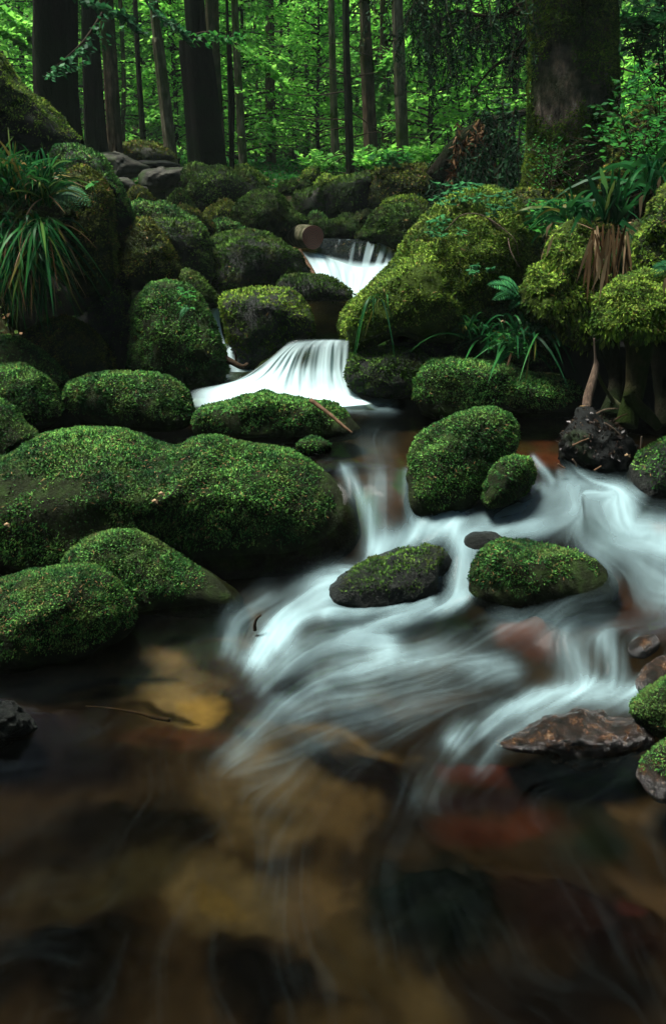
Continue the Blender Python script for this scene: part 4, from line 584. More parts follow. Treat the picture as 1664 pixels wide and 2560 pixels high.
for i, (u, Y, sc, l) in enumerate(UB):
    x = (u-CU)/FP*Y*1.03; z = float(ground_z(np.array([x]), np.array([Y]))[0]); o = protos[i % 3] if i < 3 else None
    if o: o.location = (x, Y, z-.1); o.scale = (sc,)*3; o.rotation_euler = (0, 0, i*2.4)
    else: o = copy_tree(protos[i % 3], (x, Y, z-.1), i*2.4, sc)
    tag(o, l, 'tree', 'young beeches of the understory')
# far woods and the shading woods added around: leaves nobody could count
def woods(name, n, f, leaf, m):
    c = f(n//60); ps = np.repeat(c, 60, 0)+RNG.normal(size=(len(c)*60, 3))*np.array([.55, .55, .22]); k = len(ps)
    d = nrm(RNG.normal(size=(k, 3))*np.array([1, 1, .5])-np.array([0, 0, .2])); up = nrm(np.array([0, 0, 1.])+RNG.normal(size=(k, 3))*.45); L = leaf*(.6+.8*RNG.random(k)); V, F = kites(ps, d, L, L*.34, up=up)
    o = mesh(name, V, F, M[m], smooth=False); o['kind'] = 'stuff'; o['label'] = 'mass of leaves of the far woodland and its added shading ring'; return o
def f_far(n):
    y = 22+26*RNG.random(n)**.8; x = (RNG.random(n)-.5)*1.5*y; return np.stack([x, y, ground_z(x, y)+RNG.random(n)**1.2*10], 1)
woods('far_woodland', 80000, f_far, .19, 'leaf_far')
def f_deep(n):
    y = 30+22*RNG.random(n)**.8; x = (RNG.random(n)-.5)*1.6*y; return np.stack([x, y, ground_z(x, y)+RNG.random(n)*16], 1)
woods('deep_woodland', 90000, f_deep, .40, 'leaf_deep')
def f_ring(n):
    th = RNG.random(n)*2*np.pi; r = 8+5*RNG.random(n); x = r*np.cos(th)*1.0; y = 3+r*np.sin(th)*1.15; k = ((y < 6) | (abs(x) > 8.5)) ; k &= ~((y > 4) & (abs(x) < .62*y+.8))
    x, y = x[k], y[k]; return np.stack([x, y, ground_z(x, y)+RNG.random(len(x))*12], 1)
woods('shading_woodland_ring', 80000, f_ring, .34, 'leaf_deep')  # unseen leaf ring added to cut low sky light off the boulder fronts

# ------------------------------------------------------------------ logs, stump, sticks
def cut_log():
    c = P(782, 593, 6.7); e = P(690, 585, 7.5); r = 29*6.7/FP*1.0; root = thing('cut_log', c, 'sawn log with reddish end resting at the upper fall', 'log')
    p = spline([c, (c+e)/2, e-np.array([.3, -.5, .02])], 30); V, F = tube(p, np.full(30, r), 28, .03, 9, 3, cap=False); sub('bark', V, F, M['bark_grey'], root)
    d = nrm(c-e); a = nrm(np.cross(d, [0, 0, 1])); b2 = np.cross(a, d); V = []; n, m = 40, 10
    for i in range(m+1):
        t = np.linspace(0, 2*np.pi, n, endpoint=False); rr = r*i/m*(1.0 if i < m else 1.0)*(1+.03*np.sin(3*t)); V.append(c+d*(.012-.01*(i/m)**4)+rr[:, None]*(np.cos(t)[:, None]*a+np.sin(t)[:, None]*b2))
    o = sub('cut_face', np.concatenate(V), grid_f(m+1, n, True), M['cut'], root)
cut_log()
def stick(name, label, pts, r0, r1, m='stick', Ys=None, cat='stick', seed=1):
    p = spline([P(u, v, y) for (u, v), y in zip(pts, Ys)], 24); V, F = tube(p, np.linspace(r0, r1, 24), 7, .15, 20, seed); return tag(mesh(name, V, F, M[m]), label, cat)
stick('driftwood_stick', 'brown slanting stick below the cut log', q('F', [(440, 790), (490, 880), (550, 985)]), .022, .03, 'stick', [6.6, 6.5, 6.1])
stick('driftwood_stick', 'short brown stick lying on the low green island boulder', q('S', [(722, 930), (760, 958), (800, 992), (818, 1006)]), .012, .005, 'stick', [3.18, 3.10, 3.02, 3.0])
stick('driftwood_stick', 'dark stick wedged at the little left fall', q('A', [(1045, 922), (1080, 940), (1125, 962), (1150, 950)]), .022, .012, 'twig', [3.95, 3.92, 3.9, 3.95])
stick('driftwood_twig', 'thin upright twig standing by the little left fall', q('A', [(1098, 935), (1096, 905), (1094, 885)]), .008, .005, 'twig', [3.93, 3.93, 3.93], 'twig')
stick('sunken_twig', 'twig lying under the clear water at lower left', q('M', [(400, 122), (500, 130), (640, 152), (720, 175), (790, 185)]), .002, .006, 'twig', [Pz(u_, v_, -.045)[1] for u_, v_ in q('M', [(400, 122), (500, 130), (640, 152), (720, 175), (790, 185)])], 'twig')
stick('bent_twig', 'short bent twig sticking out of the foam', q('C', [(1185, 1070), (1185, 1040), (1195, 1015), (1212, 1000)]), .007, .003, 'twig', [2.0, 2.0, 2.0, 2.0], 'twig')
for k, (pl, l) in enumerate([(q('H', [(70, 550), (200, 650), (290, 740), (320, 880)]), 'bare creeper stem looping down the great mound'), (q('H', [(230, 720), (250, 820), (300, 920), (330, 960)]), 'second bare creeper stem below the looping one'), (q('B', [(520, 330), (600, 255), (700, 260), (780, 330)]), 'thin bare stem across the crown of the great mound')]):
    stick('creeper_stem', l, pl, .0032, .002, 'wood', [3.72, 3.68, 3.66, 3.68][:len(pl)], 'stem', k)
def mlog():
    p = spline([P(*q('B', [(770, 955)])[0], 3.95), P(*q('B', [(900, 920)])[0], 4.0), P(*q('B', [(1100, 925)])[0], 4.0), P(*q('B', [(1260, 950)])[0], 3.95)], 60); r = np.interp(np.linspace(0, 1, 60), [0, .2, 1], [.02, .085, .095])
    root = thing('mossy_log', p[0], 'horizontal mossy log behind the long flat slab', 'log'); V, F = tube(p, r, 24, .08, 9, 4); sub('log_body', V, F, M['peat'], root)
    n = 9000; i = RNG.integers(0, 59, n); th = RNG.random(n)*2*np.pi; nn = np.stack([th*0, np.cos(th), np.sin(th)], 1); k = nn[:, 2] > -.35; i, nn = i[k], nn[k]; pp = p[i]+(p[i+1]-p[i])*RNG.random((len(i), 1))+nn*r[i][:, None]
    d = nrm(nn*.6+RNG.normal(size=nn.shape)*.5-np.array([0, 0, .3])); L = .024*(.6+.8*RNG.random(len(i))); Vk, Fk = kites(pp, d, L, L*.28); sub('moss', Vk, Fk, M['moss'], root, smooth=False, attrs={'cushion_normal': np.repeat(nn, 4, 0)})
mlog()
def stump():
    root = thing('tree_stump', P(*q('B', [(1450, 1230)])[0], 3.2), 'undercut stump on roots under a thick cap of golden-green moss', 'tree stump')
    o = boulder('x', q('B', [(1228, 800), (1235, 700), (1265, 620), (1330, 562), (1440, 545), (1560, 550), (1700, 580), (1740, 800), (1600, 850), (1500, 820), (1410, 850), (1340, 780), (1270, 850)]), 3.05, .30, 'moss_yellow', 1.5, rock='peat_yellow', amp=.13, sprig=1.1, lit=.02, part='moss_bed', hang=1.3)
    for ch in list(o.children):
        ch.parent = root; ch.location = Vector(o.location)-Vector(root.location); ch.name = 'moss_cap' if ch.name.startswith('moss_bed') else ch.name
    bpy.data.objects.remove(o)
    def rt(pts, rad, m, Ys, name='root', rough=.10, fr=10):
        p = spline([P(u, v, y) for (u, v), y in zip(pts, Ys)], 50); r = np.interp(np.linspace(0, 1, 50), np.linspace(0, 1, len(rad)), rad); V, F = tube(p, r, 18, rough, fr, 8); sub(name, V, F, M[m], root)
    rt(q('I', [(850, 330), (862, 520), (868, 600), (830, 760), (790, 900), (775, 1040)]), [.003, .006, .014, .020, .022, .021], 'wood', [3.12, 3.12, 3.12, 3.1, 3.08, 3.05], fr=16)
    rt(q('I', [(1260, 250), (1290, 420), (1270, 600), (1250, 780), (1210, 950), (1160, 1180)]), [.075, .065, .052, .046, .044, .05], 'bark_brown', [3.25, 3.2, 3.2, 3.2, 3.15, 3.1], fr=7)
    rt(q('I', [(870, 620), (920, 760), (1010, 900), (1100, 1000)]), [.006, .008, .010, .018], 'bark_grey', [3.15, 3.2, 3.25, 3.25])
    rt(q('I', [(1500, 300), (1520, 600), (1560, 900), (1620, 1200)]), [.07, .06, .06, .09], 'bark', [3.4, 3.4, 3.4, 3.3])
    rt(q('I', [(960, 260), (1010, 480), (1060, 700), (1040, 900), (1000, 1080)]), [.06, .045, .035, .035, .05], 'bark', [3.35, 3.35, 3.35, 3.3, 3.25], fr=9)
    rt(q('I', [(1180, 860), (1260, 980), (1380, 1090), (1480, 1200)]), [.03, .032, .03, .02], 'bark_brown', [3.12, 3.1, 3.05, 3.0], fr=9)
    rt(q('I', [(1000, 300), (980, 600), (1000, 850), (1020, 1100)]), [.3, .26, .24, .25], 'dark_rock', [3.75, 3.75, 3.75, 3.7], 'core')
stump()
b('black heap of roots and wet debris below the stump', q('I', [(490, 1500), (500, 1370), (560, 1280), (640, 1180), (690, 1060), (740, 1020), (830, 1030), (960, 1120), (1130, 1230), (1250, 1350), (1230, 1500), (1150, 1640), (1000, 1680), (800, 1640), (620, 1600)]), 2.95, .22, 'debris', .25, rock='dark_rock', sub_=5, amp=.14, name='debris_heap', cat='debris heap', group=None, part='heap', lit=.1, sprig=1.6)
b('dark wall standing for the cave shadow behind the stump roots, right edge', q('I', [(800, 700), (900, 500), (1200, 450), (1700, 420), (1800, 900), (1750, 1350), (1300, 1350), (950, 1250), (820, 1000)]), 3.75, .3, None, rock='dark_rock', sub_=5, amp=.08, name='earth_bank', cat='bank', group=None)  # blackness of the cave under the stump, put into a dark solid
for k, (pl, y) in enumerate([([(870, 1060), (960, 1020), (1090, 1010)], 2.9), ([(1050, 1120), (1110, 1085), (1170, 1062)], 2.9), ([(950, 1150), (1030, 1200), (1110, 1275)], 2.78), ([(640, 1370), (720, 1330), (800, 1300)], 2.72), ([(640, 1500), (670, 1540), (680, 1570)], 2.7), ([(500, 1545), (530, 1570), (570, 1585)], 2.7), ([(1310, 1280), (1305, 1340), (1298, 1400)], 2.7), ([(850, 1610), (880, 1590), (920, 1565)], 2.7)]):
    stick('broken_twig', ['pale twig poking up from the debris heap', 'short reddish twig by the thick root', 'straw-coloured twig lying on the debris heap', 'dark twig across the debris heap', 'tiny twig low on the debris heap', 'orange twig at the waterline of the debris heap', 'curved straw right of the debris heap', 'brown sliver on the debris heap foot'][k], q('I', pl), .004, .003, ['wood', 'stick'][k % 2], [y]*3, 'twig', k)
# a brown leaf beside the debris heap
def leaf_at(pts, Y, label, name='fallen_leaf'):
    c = P(*pts, Y); t = np.linspace(0, 2*np.pi, 14, endpoint=False); r = .010*(1+.3*np.sin(t*5)); V = np.stack([c[0]+r*1.2*np.cos(t), c[1]+r*.5*np.sin(t), c[2]+r*.45*np.sin(t)+.004*np.cos(3*t)], 1); V = np.concatenate([V, [c+np.array([0, -.004, .004])]]); k = np.arange(14)
    V = np.concatenate([V, V+np.array([0, .002, -.002])]); F = np.concatenate([np.stack([k, (k+1) % 14, np.full(14, 14)], 1), np.stack([(k+1) % 14+15, k+15, np.full(14, 29)], 1)]); tag(mesh(name, V, F, M['dead'], smooth=False), label, 'leaf', 'fallen leaves')
leaf_at(q('I', [(1175, 1462)])[0], 2.68, 'tan lobed leaf lying right of the debris heap')
leaf_at(q('C', [(722, 470)])[0], 2.27, 'tan leaf on the face of the huge double-humped boulder')
leaf_at(q('C', [(752, 435)])[0], 2.28, 'pinkish leaf just above the tan one on the huge boulder')
leaf_at(q('C', [(35, 580)])[0], 2.26, 'brown leaf on the left flank of the huge boulder')
leaf_at(q('K', [(1505, 300)])[0], 4.6, 'yellowed leaf hanging in the dark at upper right')
leaf_at(q('B', [(790, 750)])[0], 3.72, 'curled brown leaf on the grassy hummock')

# ------------------------------------------------------------------ plants
def blades(pts, dirs, L, W, droop, seg=7):
    """ribbon blades: roots, start directions, lengths, widths"""
    n = len(pts); t = np.linspace(0, 1, seg); c = pts[:, None]+dirs[:, None]*(L[:, None]*t)[..., None]; c[..., 2] -= (droop*L)[:, None]*t**2.2
    out = dirs*np.array([1, 1, 0]); c = c+out[:, None]*((droop*L*.35)[:, None]*t**1.6)[..., None]; T = nrm(np.gradient(c, axis=1)); s = nrm(np.cross(T, nrm(RNG.normal(size=(n, 3))*.5+np.array([0, -1, .3]))[:, None])); w_ = W[:, None]*np.sin(np.pi*np.clip(.12+.88*t, 0, 1))**.7; w_ = np.maximum(w_, .0004)
    V = np.stack([c-s*w_[..., None], c+s*w_[..., None]], 2).reshape(-1, 3); k = np.arange(n)[:, None]*seg*2+np.arange(seg-1)*2; F = np.stack([k, k+1, k+3, k+2], -1).reshape(-1, 4); return V, F
def grass(name, label, boxpx, Y, n, L, W, lean=(0, -.4, .8), droop=.9, spread=.5, m='blade', cat='grass tuft', dY=.15, group=None, dead=0):
    (u0, v0, u1, v1) = boxpx; u = u0+(u1-u0)*RNG.random(n); v = v0+(v1-v0)*RNG.random(n); p = P(u, v, Y+(RNG.random(n)-.5)*dY*2); d = nrm(np.array(lean)+RNG.normal(size=(n, 3))*spread)
    root = thing(name, p.mean(0), label, cat, group); V, F = blades(p, d, L*(.5+.8*RNG.random(n)), W*(.6+.7*RNG.random(n)), droop*(.6+.8*RNG.random(n))); sub('blades', V, F, M[m], root, smooth=True)
    if dead:
        i = RNG.choice(n, int(n*dead)); V, F = blades(p[i], nrm(d[i]+np.array([0, -.2, -.5])), L*(.5+.6*RNG.random(len(i))), W*.8*np.ones(len(i)), droop*np.ones(len(i))); sub('withered_blades', V, F, M['dead'], root)
    return root
# big clump on the left, in tussocks
GG = 'tussocks of the strap-leaved grass bank'
grass('grass_tussock', 'dense dark strap-leaved tussock at the left edge, upright on top', (-80, 440, 60, 520), 3.9, 620, .30, .006, (.0, -.15, 1.1), .45, .34, dead=.05, group=GG)
grass('grass_tussock', 'long drooping strap-leaved tussock hanging over the black bank', (0, 540, 130, 620), 3.85, 380, .21, .0065, (.0, -.35, .2), 1.2, .36, dead=.15, group=GG)
grass('grass_tussock', 'tussock with arching blades beside the rust-tinged boulder', (60, 450, 130, 520), 4.0, 280, .30, .006, (.08, -.1, 1.1), .5, .36, dead=.06, group=GG)
grass('grass_tussock', 'lowest tussock with narrow hanging blades at the left edge', (-60, 590, 80, 650), 3.8, 260, .19, .0055, (.0, -.3, -.1), 1.1, .35, dead=.2, group=GG)
b('green tussock mound the strap-leaved grass grows from', q('Q', [(-80, 460), (-20, 420), (60, 420), (140, 460), (200, 530), (210, 620), (150, 680), (40, 700), (-80, 680)]), 4.2, .25, 'moss_dark', .8, rock='peat', name='tussock_mound', cat='mound', group=None)
grass('grass_tuft', 'thin grass hanging down the front of the great mound', q('B', [(170, 620)])[0]+q('B', [(250, 660)])[0], 3.62, 12, .13, .003, (.0, -.5, .5), 2.2, .35, dY=.02)
grass('grass_tuft', 'upright grass tuft between mound and hummock', q('B', [(600, 790)])[0]+q('B', [(690, 840)])[0], 3.75, 30, .24, .005, (-.1, -.1, .9), .6, .35, dY=.05)
grass('grass_tuft', 'lush arching grass on the grassy hummock', q('B', [(840, 800)])[0]+q('B', [(1010, 880)])[0], 3.72, 90, .30, .007, (-.05, -.15, .9), .9, .42, dY=.08, dead=.06)
grass('grass_tuft', 'fine grass on the left part of the hummock', q('B', [(700, 790)])[0]+q('B', [(860, 880)])[0], 3.74, 80, .16, .0035, (0, -.2, .9), .8, .5, dY=.08)
grass('strap_leaf_plant', 'broad upright glossy leaves right of the cushion boulder', q('B', [(1250, 270)])[0]+q('B', [(1330, 300)])[0], 3.75, 34, .33, .012, (.0, -.12, 1), .30, .20, cat='plant', dY=.05)
grass('strap_leaf_plant', 'patch of low strap leaves at the foot of the giant trunk', q('B', [(1050, 230)])[0]+q('B', [(1240, 290)])[0], 3.95, 90, .26, .010, (-.1, -.15, .8), .7, .5, cat='plant', dY=.12)
grass('strap_leaf_plant', 'tall bluish leaves at the upper right edge', q('B', [(1440, 60)])[0]+q('B', [(1560, 160)])[0], 4.0, 40, .40, .014, (-.05, -.1, .9), .8, .38, cat='plant', dY=.1)
grass('grass_tuft', 'sparse blades behind the cushion boulder', q('B', [(960, 240)])[0]+q('B', [(1100, 300)])[0], 4.15, 50, .22, .006, (-.1, -.1, .9), .7, .5, dY=.1, m='blade')
grass('grass_tuft', 'single bent blade on the small domed boulder', q('E', [(490, 520)])[0]+q('E', [(540, 535)])[0], 5.9, 4, .16, .006, (.4, 0, .8), .9, .3, dY=.05)
# withered hanging leaves
def withered():
    n = 34; u0, v0 = q('H', [(900, 600)])[0]; u1, v1 = q('H', [(1280, 700)])[0]; u = u0+(u1-u0)*RNG.random(n); p = P(u, v0+(v1-v0)*RNG.random(n), 3.42+.08*RNG.random(n)); d = nrm(np.array([0, -.15, -.9])+RNG.normal(size=(n, 3))*np.array([.16, .1, .1]))
    root = thing('withered_leaf_clump', p.mean(0), 'bunch of withered strap leaves hanging beside the cushion boulder', 'dead leaves'); V, F = blades(p, d, .18+.14*RNG.random(n), .004+.005*RNG.random(n), np.full(n, .05), 8); sub('leaves', V+fbm(V*25, 3)[:, None]*.012, F, M['dead'], root)
    for k, pl in enumerate([[(600, 590), (560, 640), (540, 750), (505, 890)], [(590, 592), (680, 588), (800, 590), (930, 640)], [(680, 590), (640, 640), (590, 740), (550, 870)], [(940, 760), (990, 860), (985, 1000), (920, 1170)], [(1100, 760), (1050, 900), (1010, 1100), (980, 1320)], [(1400, 362), (1340, 380), (1330, 520), (1300, 680)], [(1500, 200), (1485, 260), (1478, 310), (1470, 350)], [(1540, 1050), (1530, 1150), (1525, 1230), (1530, 1310)], [(930, 730), (900, 790), (890, 830), (885, 860)]]):
        c = spline([P(u_, v_, 3.30 if k not in (4, 7) else 2.85) for u_, v_ in q('H', pl)], 16); t = np.linspace(0, 1, 16); w_ = (.010*np.sin(np.pi*(.1+.85*t))**.6)[:, None]*(.45+.55*np.sin(t*7+k))[:, None]; s = np.array([1, .3, 0]); V = np.stack([c-s*w_, c+s*w_], 1).reshape(-1, 3); kk = np.arange(15)*2
        sub('leaves', V, np.stack([kk, kk+1, kk+3, kk+2], 1), M['dead'], root)
withered()
def fern(label, base, tips, Y, m='teal_leaf', name='fern', leaf=.032):
    b0 = P(*base, Y); root = thing(name, b0, label, 'fern'); 
    for tp in tips:
        e = P(*tp, Y-.08); mid = (b0+e)/2+np.array([0, 0, .10*np.linalg.norm(e-b0)+.01]); c = spline([b0, mid, e], 16); T = nrm(np.gradient(c, axis=0)); V0, F0 = tube(c, np.linspace(.003, .001, 16), 4, cap=False)
        L = np.linalg.norm(e-b0); ls = []; ds = []; bs = []
        for s in (1, -1):
            sd_ = nrm(np.cross(T, [0, -.5, .8]))*s; bs.append(c[2:]); ds.append(nrm(sd_[2:]+T[2:]*.45+np.array([0, 0, -.15]))); ls.append(L*.24*np.sin(np.pi*np.linspace(.25, .97, 14)))
        V, F = kites(np.concatenate(bs), np.concatenate(ds), np.concatenate(ls), np.concatenate(ls)*.13, up=nrm(np.array([[0, -.5, .8]]*28))); a = Acc(); a.add(V0, F0[0]); a.add(V, F); V, F = a.out(); sub('frond', V, F, M[m], root, smooth=False)
B1 = lambda *p: q('B', list(p))
fern('small bright fern left of the cushion boulder', B1((880, 650))[0], B1((715, 580), (740, 650), (770, 545), (820, 700)), 3.75)
fern('pale fern frond on the tall dome of moss', q('A', [(880, 690)])[0], q('A', [(835, 740), (850, 715)]), 3.72)
fern('blue-green fern beside the rust-tinged boulder', q('A', [(250, 170)])[0], q('A', [(425, 215), (400, 160), (380, 245), (420, 190), (300, 240)]), 3.9)
fern('fern at the right edge above the stump', B1((1590, 520))[0], B1((1475, 520), (1490, 545), (1520, 490)), 3.1)
def herb(name, label, box, Y, n, leaf, m='teal_leaf', cat='plant', dz=.08, rad=5):
    u0, v0, u1, v1 = box; root = thing(name, P((u0+u1)/2, v1, Y), label, cat); a = Acc(); st = Acc()
    for i in range(n):
        t = RNG.random(); p = P(u0+(u1-u0)*RNG.random(), v0+(v1-v0)*RNG.random(), Y+RNG.normal()*dz); bse = p+np.array([RNG.normal()*.02, .02, -leaf*2.2]); v, f = tube(spline([bse, (p+bse)/2+np.array([.005, 0, 0]), p], 5), np.full(5, .0014), 3, cap=False); st.add(v, f[0])
        for k in range(rad):
            th = (k-(rad-1)/2)*.62+RNG.normal()*.1; ya = RNG.normal()*.5; d0_ = np.array([np.sin(th), -np.cos(th)*.8, -.2+.7*RNG.normal()*.5]); d0_ = nrm(d0_@np.array([[math.cos(ya), math.sin(ya), 0], [-math.sin(ya), math.cos(ya), 0], [0, 0, 1]])); pp = p[None]+np.outer([0, .35, .35], d0_)*leaf
            sd_ = np.cross(d0_, [0, -.4, .9]); ds = np.stack([d0_, nrm(d0_+sd_*.9), nrm(d0_-sd_*.9)]); v, f = kites(pp, ds, np.array([1, .5, .5])*leaf, np.array([.22, .14, .14])*leaf, up=np.array([[0, -.4, .9]]*3)); a.add(v, f)
    V, F = a.out(); sub('leaves', V, F, M[m], root, smooth=False); V, F = st.out(); sub('stems', V, F, M['blade'], root)
def bb(f, x0, y0, x1, y1): (a, b_), (c, d) = q(f, [(x0, y0), (x1, y1)]); return (a, b_, c, d)
herb('herb_robert', 'lacy blue-green plant on the left crest of the great mound', bb('B', 455, 95, 680, 205), 4.15, 24, .045)
herb('herb_robert', 'lacy plant on the right crest of the great mound', bb('B', 700, 135, 860, 260), 4.0, 16, .04)
herb('herb_robert', 'lacy plant halfway up the great mound', bb('B', 430, 260, 610, 350), 3.9, 16, .038)
herb('herb_robert', 'small lacy leaves low on the great mound', bb('B', 640, 480, 740, 520), 3.72, 6, .035)
herb('clover_patch', 'little round green leaves on top of the tall dome', bb('A', 830, 590, 910, 690), 3.72, 22, .022, 'leaf_near', rad=3)
herb('seedling', 'two-leaved seedling on the rust-tinged boulder', bb('A', 425, 85, 445, 120), 3.98, 3, .06, 'leaf_near', rad=2)
herb('clover_patch', 'small leaves between the flat slab and hummock', bb('B', 720, 800, 900, 900), 3.68, 60, .020, 'leaf_near', rad=3)
herb('wild_garlic_patch', 'low leaves at the foot of the giant trunk', bb('B', 900, 180, 1120, 330), 4.3, 60, .05, 'leaf_near', rad=3)
herb('clover_patch', 'leaves on top of the dim mound right of centre', bb('F', 980, 60, 1250, 150), 8.7, 60, .10, 'leaf_near', rad=3)
def shrub(label, box, Y, n, leaf, m='leaf_near', foot=None, stems=9, dY=.35, name='leafy_shrub'):
    u0, v0, u1, v1 = box; f0 = P(*(foot or ((u0+u1)/2, v1+40)), Y); root = thing(name, f0, label, 'shrub'); st = Acc(); a = Acc()
    for i in range(stems):
        e = P(u0+(u1-u0)*(i+.5)/stems, v0+(v1-v0)*RNG.random()*.5, Y+RNG.normal()*dY); c = spline([f0+RNG.normal(size=3)*.05, (f0+e)/2+RNG.normal(size=3)*.06, e], 14); v, f = tube(c, np.linspace(.007, .0025, 14), 4, cap=False); st.add(v, f[0])
        for j in range(6):
            k = 4+int(RNG.random()*9); s = c[k]; e2 = s+np.array([RNG.normal()*.16, RNG.normal()*.16, .06+RNG.random()*.1]); c2 = spline([s, (s+e2)/2, e2], 8); v, f = tube(c2, np.full(8, .002), 3, cap=False); st.add(v, f[0])
            m_ = n//(stems*6); b_ = c2[RNG.integers(0, 8, m_)]+RNG.normal(size=(m_, 3))*.012; d = nrm(RNG.normal(size=(m_, 3))*np.array([1, 1, .35])+(e2-s)*1.5-np.array([0, 0, .15])); L = leaf*(.6+.7*RNG.random(m_)); v, f = kites(b_, d, L, L*.30, up=nrm(np.array([0, -.3, 1.])+RNG.normal(size=(m_, 3))*.4)); a.add(v, f)
    V, F = st.out(); sub('stems', V, F, M['twig'], root); V, F = a.out(); sub('leaves', V, F, M[m], root, smooth=False)
shrub('bright leafy shrub right of the giant trunk', bb('K', 1300, 340, 1560, 640), 4.8, 900, .05, foot=q('K', [(1460, 800)])[0])
shrub('low leafy shrub at the right edge above the strap leaves', bb('K', 1250, 620, 1500, 860), 4.5, 700, .045, foot=q('K', [(1420, 940)])[0])
shrub('fresh green bilberry bush at the right edge', bb('K', 1440, 560, 1640, 760), 4.3, 500, .045, foot=q('K', [(1540, 900)])[0])
shrub('pale bush at the left foot of the giant trunk', bb('K', 910, 690, 1120, 830), 4.9, 500, .022, 'leaf_near', foot=q('K', [(1000, 900)])[0])
shrub('dark young shrub at the far upper right', bb('K', 1300, 20, 1600, 260), 5.6, 900, .075, 'leaf_deep', foot=q('K', [(1560, 420)])[0])
shrub('leafy bush beneath the slim trunks in the centre', bb('F', 520, 60, 820, 230), 11.5, 900, .10, 'leaf_far', foot=q('F', [(650, 290)])[0], dY=.6)
shrub('leafy bush at the feet of the central group of trunks', bb('F', 820, 60, 1080, 200), 11, 800, .10, 'leaf_far', foot=q('F', [(950, 230)])[0], dY=.6)
shrub('leafy bush right of the peeled trunk', bb('F', 1230, 20, 1400, 170), 11, 700, .10, 'leaf_far', foot=q('F', [(1310, 220)])[0], dY=.6)
b('mossy bank of the right side beneath the leafy shrubs', q('K', [(1240, 860), (1290, 700), (1350, 560), (1450, 500), (1600, 460), (1800, 500), (1800, 950), (1600, 1020), (1400, 1000), (1260, 960)]), 4.9, .5, 'moss_brown', 1.0, rock='peat', name='earth_bank', cat='bank', group=None, amp=.08)
b('low ground hump at the foot of the giant trunk', q('B', [(740, 220), (860, 150), (1000, 150), (1150, 180), (1300, 250), (1350, 350), (1150, 420), (980, 430), (850, 350)]), 4.9, .5, 'moss_brown', .8, rock='peat', name='earth_bank', cat='bank', group=None, amp=.08)
# overhanging beech twigs close to the left trunks
def hanging(label, pl, Y, n, leaf, m='teal_leaf'):
    c = spline([P(u, v, y) for (u, v), y in zip(pl, Y)], 40); root = thing('overhanging_branch', c[0], label, 'branch', 'leafy branches hanging into the clearing'); V, F = tube(c, np.linspace(.016, .003, 40), 5, cap=False); sub('branch_wood', V, F[0], M['twig'], root)
    t = RNG.random(n)**.8*39; i = np.minimum(t.astype(int), 38); b_ = c[i]; sd_ = np.sign(RNG.normal(size=n)); off = RNG.random(n)*.22*(1-t/60); d = nrm(np.stack([sd_*.3+.4, sd_*.6, np.full(n, -.25)], 1)+RNG.normal(size=(n, 3))*.35)
    L = leaf*(.6+.7*RNG.random(n)); V, F = kites(b_+np.stack([off*.5, sd_*off, -off*.35], 1), d, L, L*.32, up=nrm(np.array([0, -.25, 1.])+RNG.normal(size=(n, 3))*.3)); sub('leaves', V, F, M[m], root, smooth=False)
hanging('teal-leaved branch crossing the massive black trunk', q('J', [(480, 60), (400, 180), (320, 260), (200, 360)]), [6.4, 6.3, 6.2, 6.2], 150, .058)
hanging('leafy branch at the top between the left trunks', q('J', [(300, -60), (430, 20), (560, 60), (640, 150)]), [7, 6.9, 6.8, 6.8], 380, .075, 'teal_leaf')
hanging('leafy branch above the pale leaning trunk', q('J', [(640, -60), (720, 60), (820, 120), (860, 190)]), [8, 7.8, 7.7, 7.7], 220, .075, 'teal_leaf')
hanging('leafy branch reaching right from the big leaning trunk', q('J', [(880, 170), (960, 150), (1040, 175), (1110, 160)]), [8.6, 8.4, 8.2, 8.2], 120, .08, 'leaf_near')
hanging('long leafy branch sloping down right of the wavy sapling', q('J', [(1060, 180), (1150, 240), (1250, 310), (1320, 390)]), [9, 9, 9, 9], 220, .09, 'leaf_far')
hanging('bright leafy branch sloping left of the peeled trunk', q('K', [(330, 190), (270, 250), (210, 310), (170, 420)]), [12, 12, 12, 12], 420, .13, 'leaf_far')
hanging('second bright branch below it, left of the peeled trunk', q('K', [(340, 350), (270, 400), (220, 460), (180, 560)]), [12, 12, 12, 12], 420, .13, 'leaf_far')
hanging('bright leafy branch at the far upper left', q('J', [(-60, -20), (40, 60), (120, 140), (170, 200)]), [8, 8, 8, 8], 320, .10, 'leaf_far')
hanging('lower leafy branch at the far upper left', q('J', [(-80, 100), (0, 130), (80, 180), (150, 230)]), [8.2, 8.2, 8.2, 8.2], 260, .10, 'leaf_far')
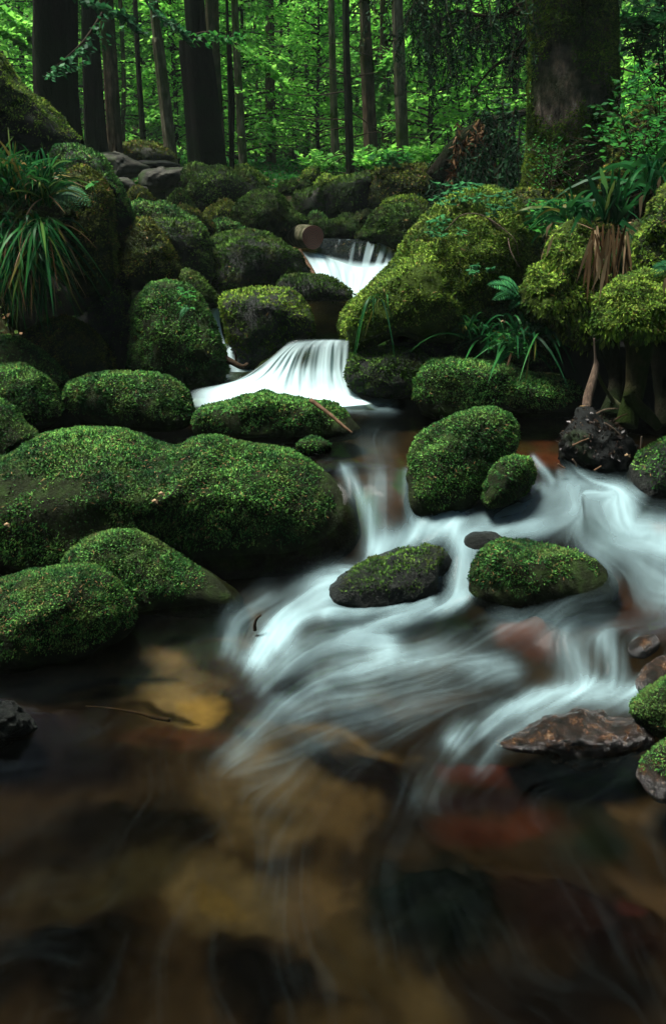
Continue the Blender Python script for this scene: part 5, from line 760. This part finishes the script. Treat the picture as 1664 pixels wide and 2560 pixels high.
# fallen spruce: dark drooping mass with dry brown patch
def fallen():
    Y = 8.2; root = thing('fallen_spruce', P(*q('K', [(700, 860)])[0], Y), 'dark fallen spruce top with a dry orange-brown patch', 'fallen tree'); tw = Acc(); nd = Acc(); dry = Acc()
    top = spline([P(u, v, Y) for u, v in q('K', [(450, 800), (560, 640), (680, 500), (800, 470), (920, 560), (960, 700)])], 60); V, F = tube(spline([P(*q('K', [(470, 830)])[0], Y), P(*q('K', [(600, 650)])[0], Y), P(*q('K', [(760, 560)])[0], Y+.3), P(*q('K', [(900, 520)])[0], Y+.6)], 30), np.linspace(.12, .04, 30), 10, .1); sub('trunk', V, F, M['bark'], root)
    for i in range(260):
        s = top[int(RNG.random()*60)]+np.array([RNG.normal()*.12, RNG.normal()*.35, -RNG.random()*.9]); Lh = .35+.6*RNG.random(); e = s+np.array([RNG.normal()*.18-.05, RNG.normal()*.15, -Lh]); u, v = proj(s); isdry = (u < 832+690*.5378) and v < 640*.5378 and v > 470*.5378 and RNG.random() < .6
        cc = spline([s, (s+e)/2+RNG.normal(size=3)*.04, e], 8); vv, f = tube(cc, np.linspace(.008, .002, 8), 3, cap=False); tw.add(vv, f[0]); n = 70; t = RNG.random(n)*7; k = np.minimum(t.astype(int), 6); b_ = cc[k]*(1-(t-k))[:, None]+cc[k+1]*(t-k)[:, None]
        d = nrm(RNG.normal(size=(n, 3))*.6+np.array([0, 0, -.8])); L = .06+.05*RNG.random(n); vv, f = kites(b_, d, L, L*.12); (dry if isdry else nd).add(vv, f)
    V, F = tw.out(); sub('twigs', V, F, M['twig'], root); V, F = nd.out(); sub('needles', V, F, M['needle'], root, smooth=False)
    if dry.V: V, F = dry.out(); sub('dry_needles', V, F, M['red_brown'], root, smooth=False)
fallen()
# ground cover on the forest floor
def cover(name, n, xr, yr, leaf, m, ok=None):
    x = xr[0]+(xr[1]-xr[0])*RNG.random(n); y = yr[0]+(yr[1]-yr[0])*RNG.random(n); z = ground_z(x, y); k = (fbm(np.stack([x, y, x*0], -1)*.9, 51) > -.12); k &= ~((abs(x-.2) < 1.6) & (y < 7)); x, y, z = x[k], y[k], z[k]; k = len(x); p = np.stack([x, y, z+.02+.10*RNG.random(k)], 1)
    d = nrm(RNG.normal(size=(k, 3))*np.array([1, 1, .4])); L = leaf*(.6+.8*RNG.random(k)); V, F = kites(p, d, L, L*.34, up=nrm(np.array([0, -.2, 1.])+RNG.normal(size=(k, 3))*.4)); o = mesh(name, V, F, M[m], smooth=False); o['kind'] = 'stuff'; o['label'] = 'low green ground cover on the forest floor'
cover('ground_cover', 60000, (-7, 8), (9, 22), .09, 'leaf_near'); cover('leaf_litter', 16000, (-6, 7), (4, 16), .05, 'dead'); cover('moss_carpet', 40000, (-6, 6), (3.5, 12), .035, 'moss_dark')

# light woodland haze: closed box of thin even air round the camera and the whole scene
def haze():
    V = np.array([(x, y, z) for x in (-110, 110) for y in (-40, 100) for z in (-2.5, 62)], float); F = np.array([(0, 1, 3, 2), (4, 6, 7, 5), (0, 4, 5, 1), (2, 3, 7, 6), (0, 2, 6, 4), (1, 5, 7, 3)])
    m = bpy.data.materials.new('haze'); m.use_nodes = True; N = m.node_tree.nodes; N.remove(N['Principled BSDF']); v = N.new('ShaderNodeVolumePrincipled')
    v.inputs['Color'].default_value = (.75, .95, .85, 1); v.inputs['Density'].default_value = .0009; m.node_tree.links.new(v.outputs[0], N['Material Output'].inputs['Volume'])
    o = mesh('haze', V, F, m, smooth=False); o['kind'] = 'stuff'; o['label'] = 'thin pale woodland haze between the far trees'
haze(); SC.cycles.volume_bounces = 0
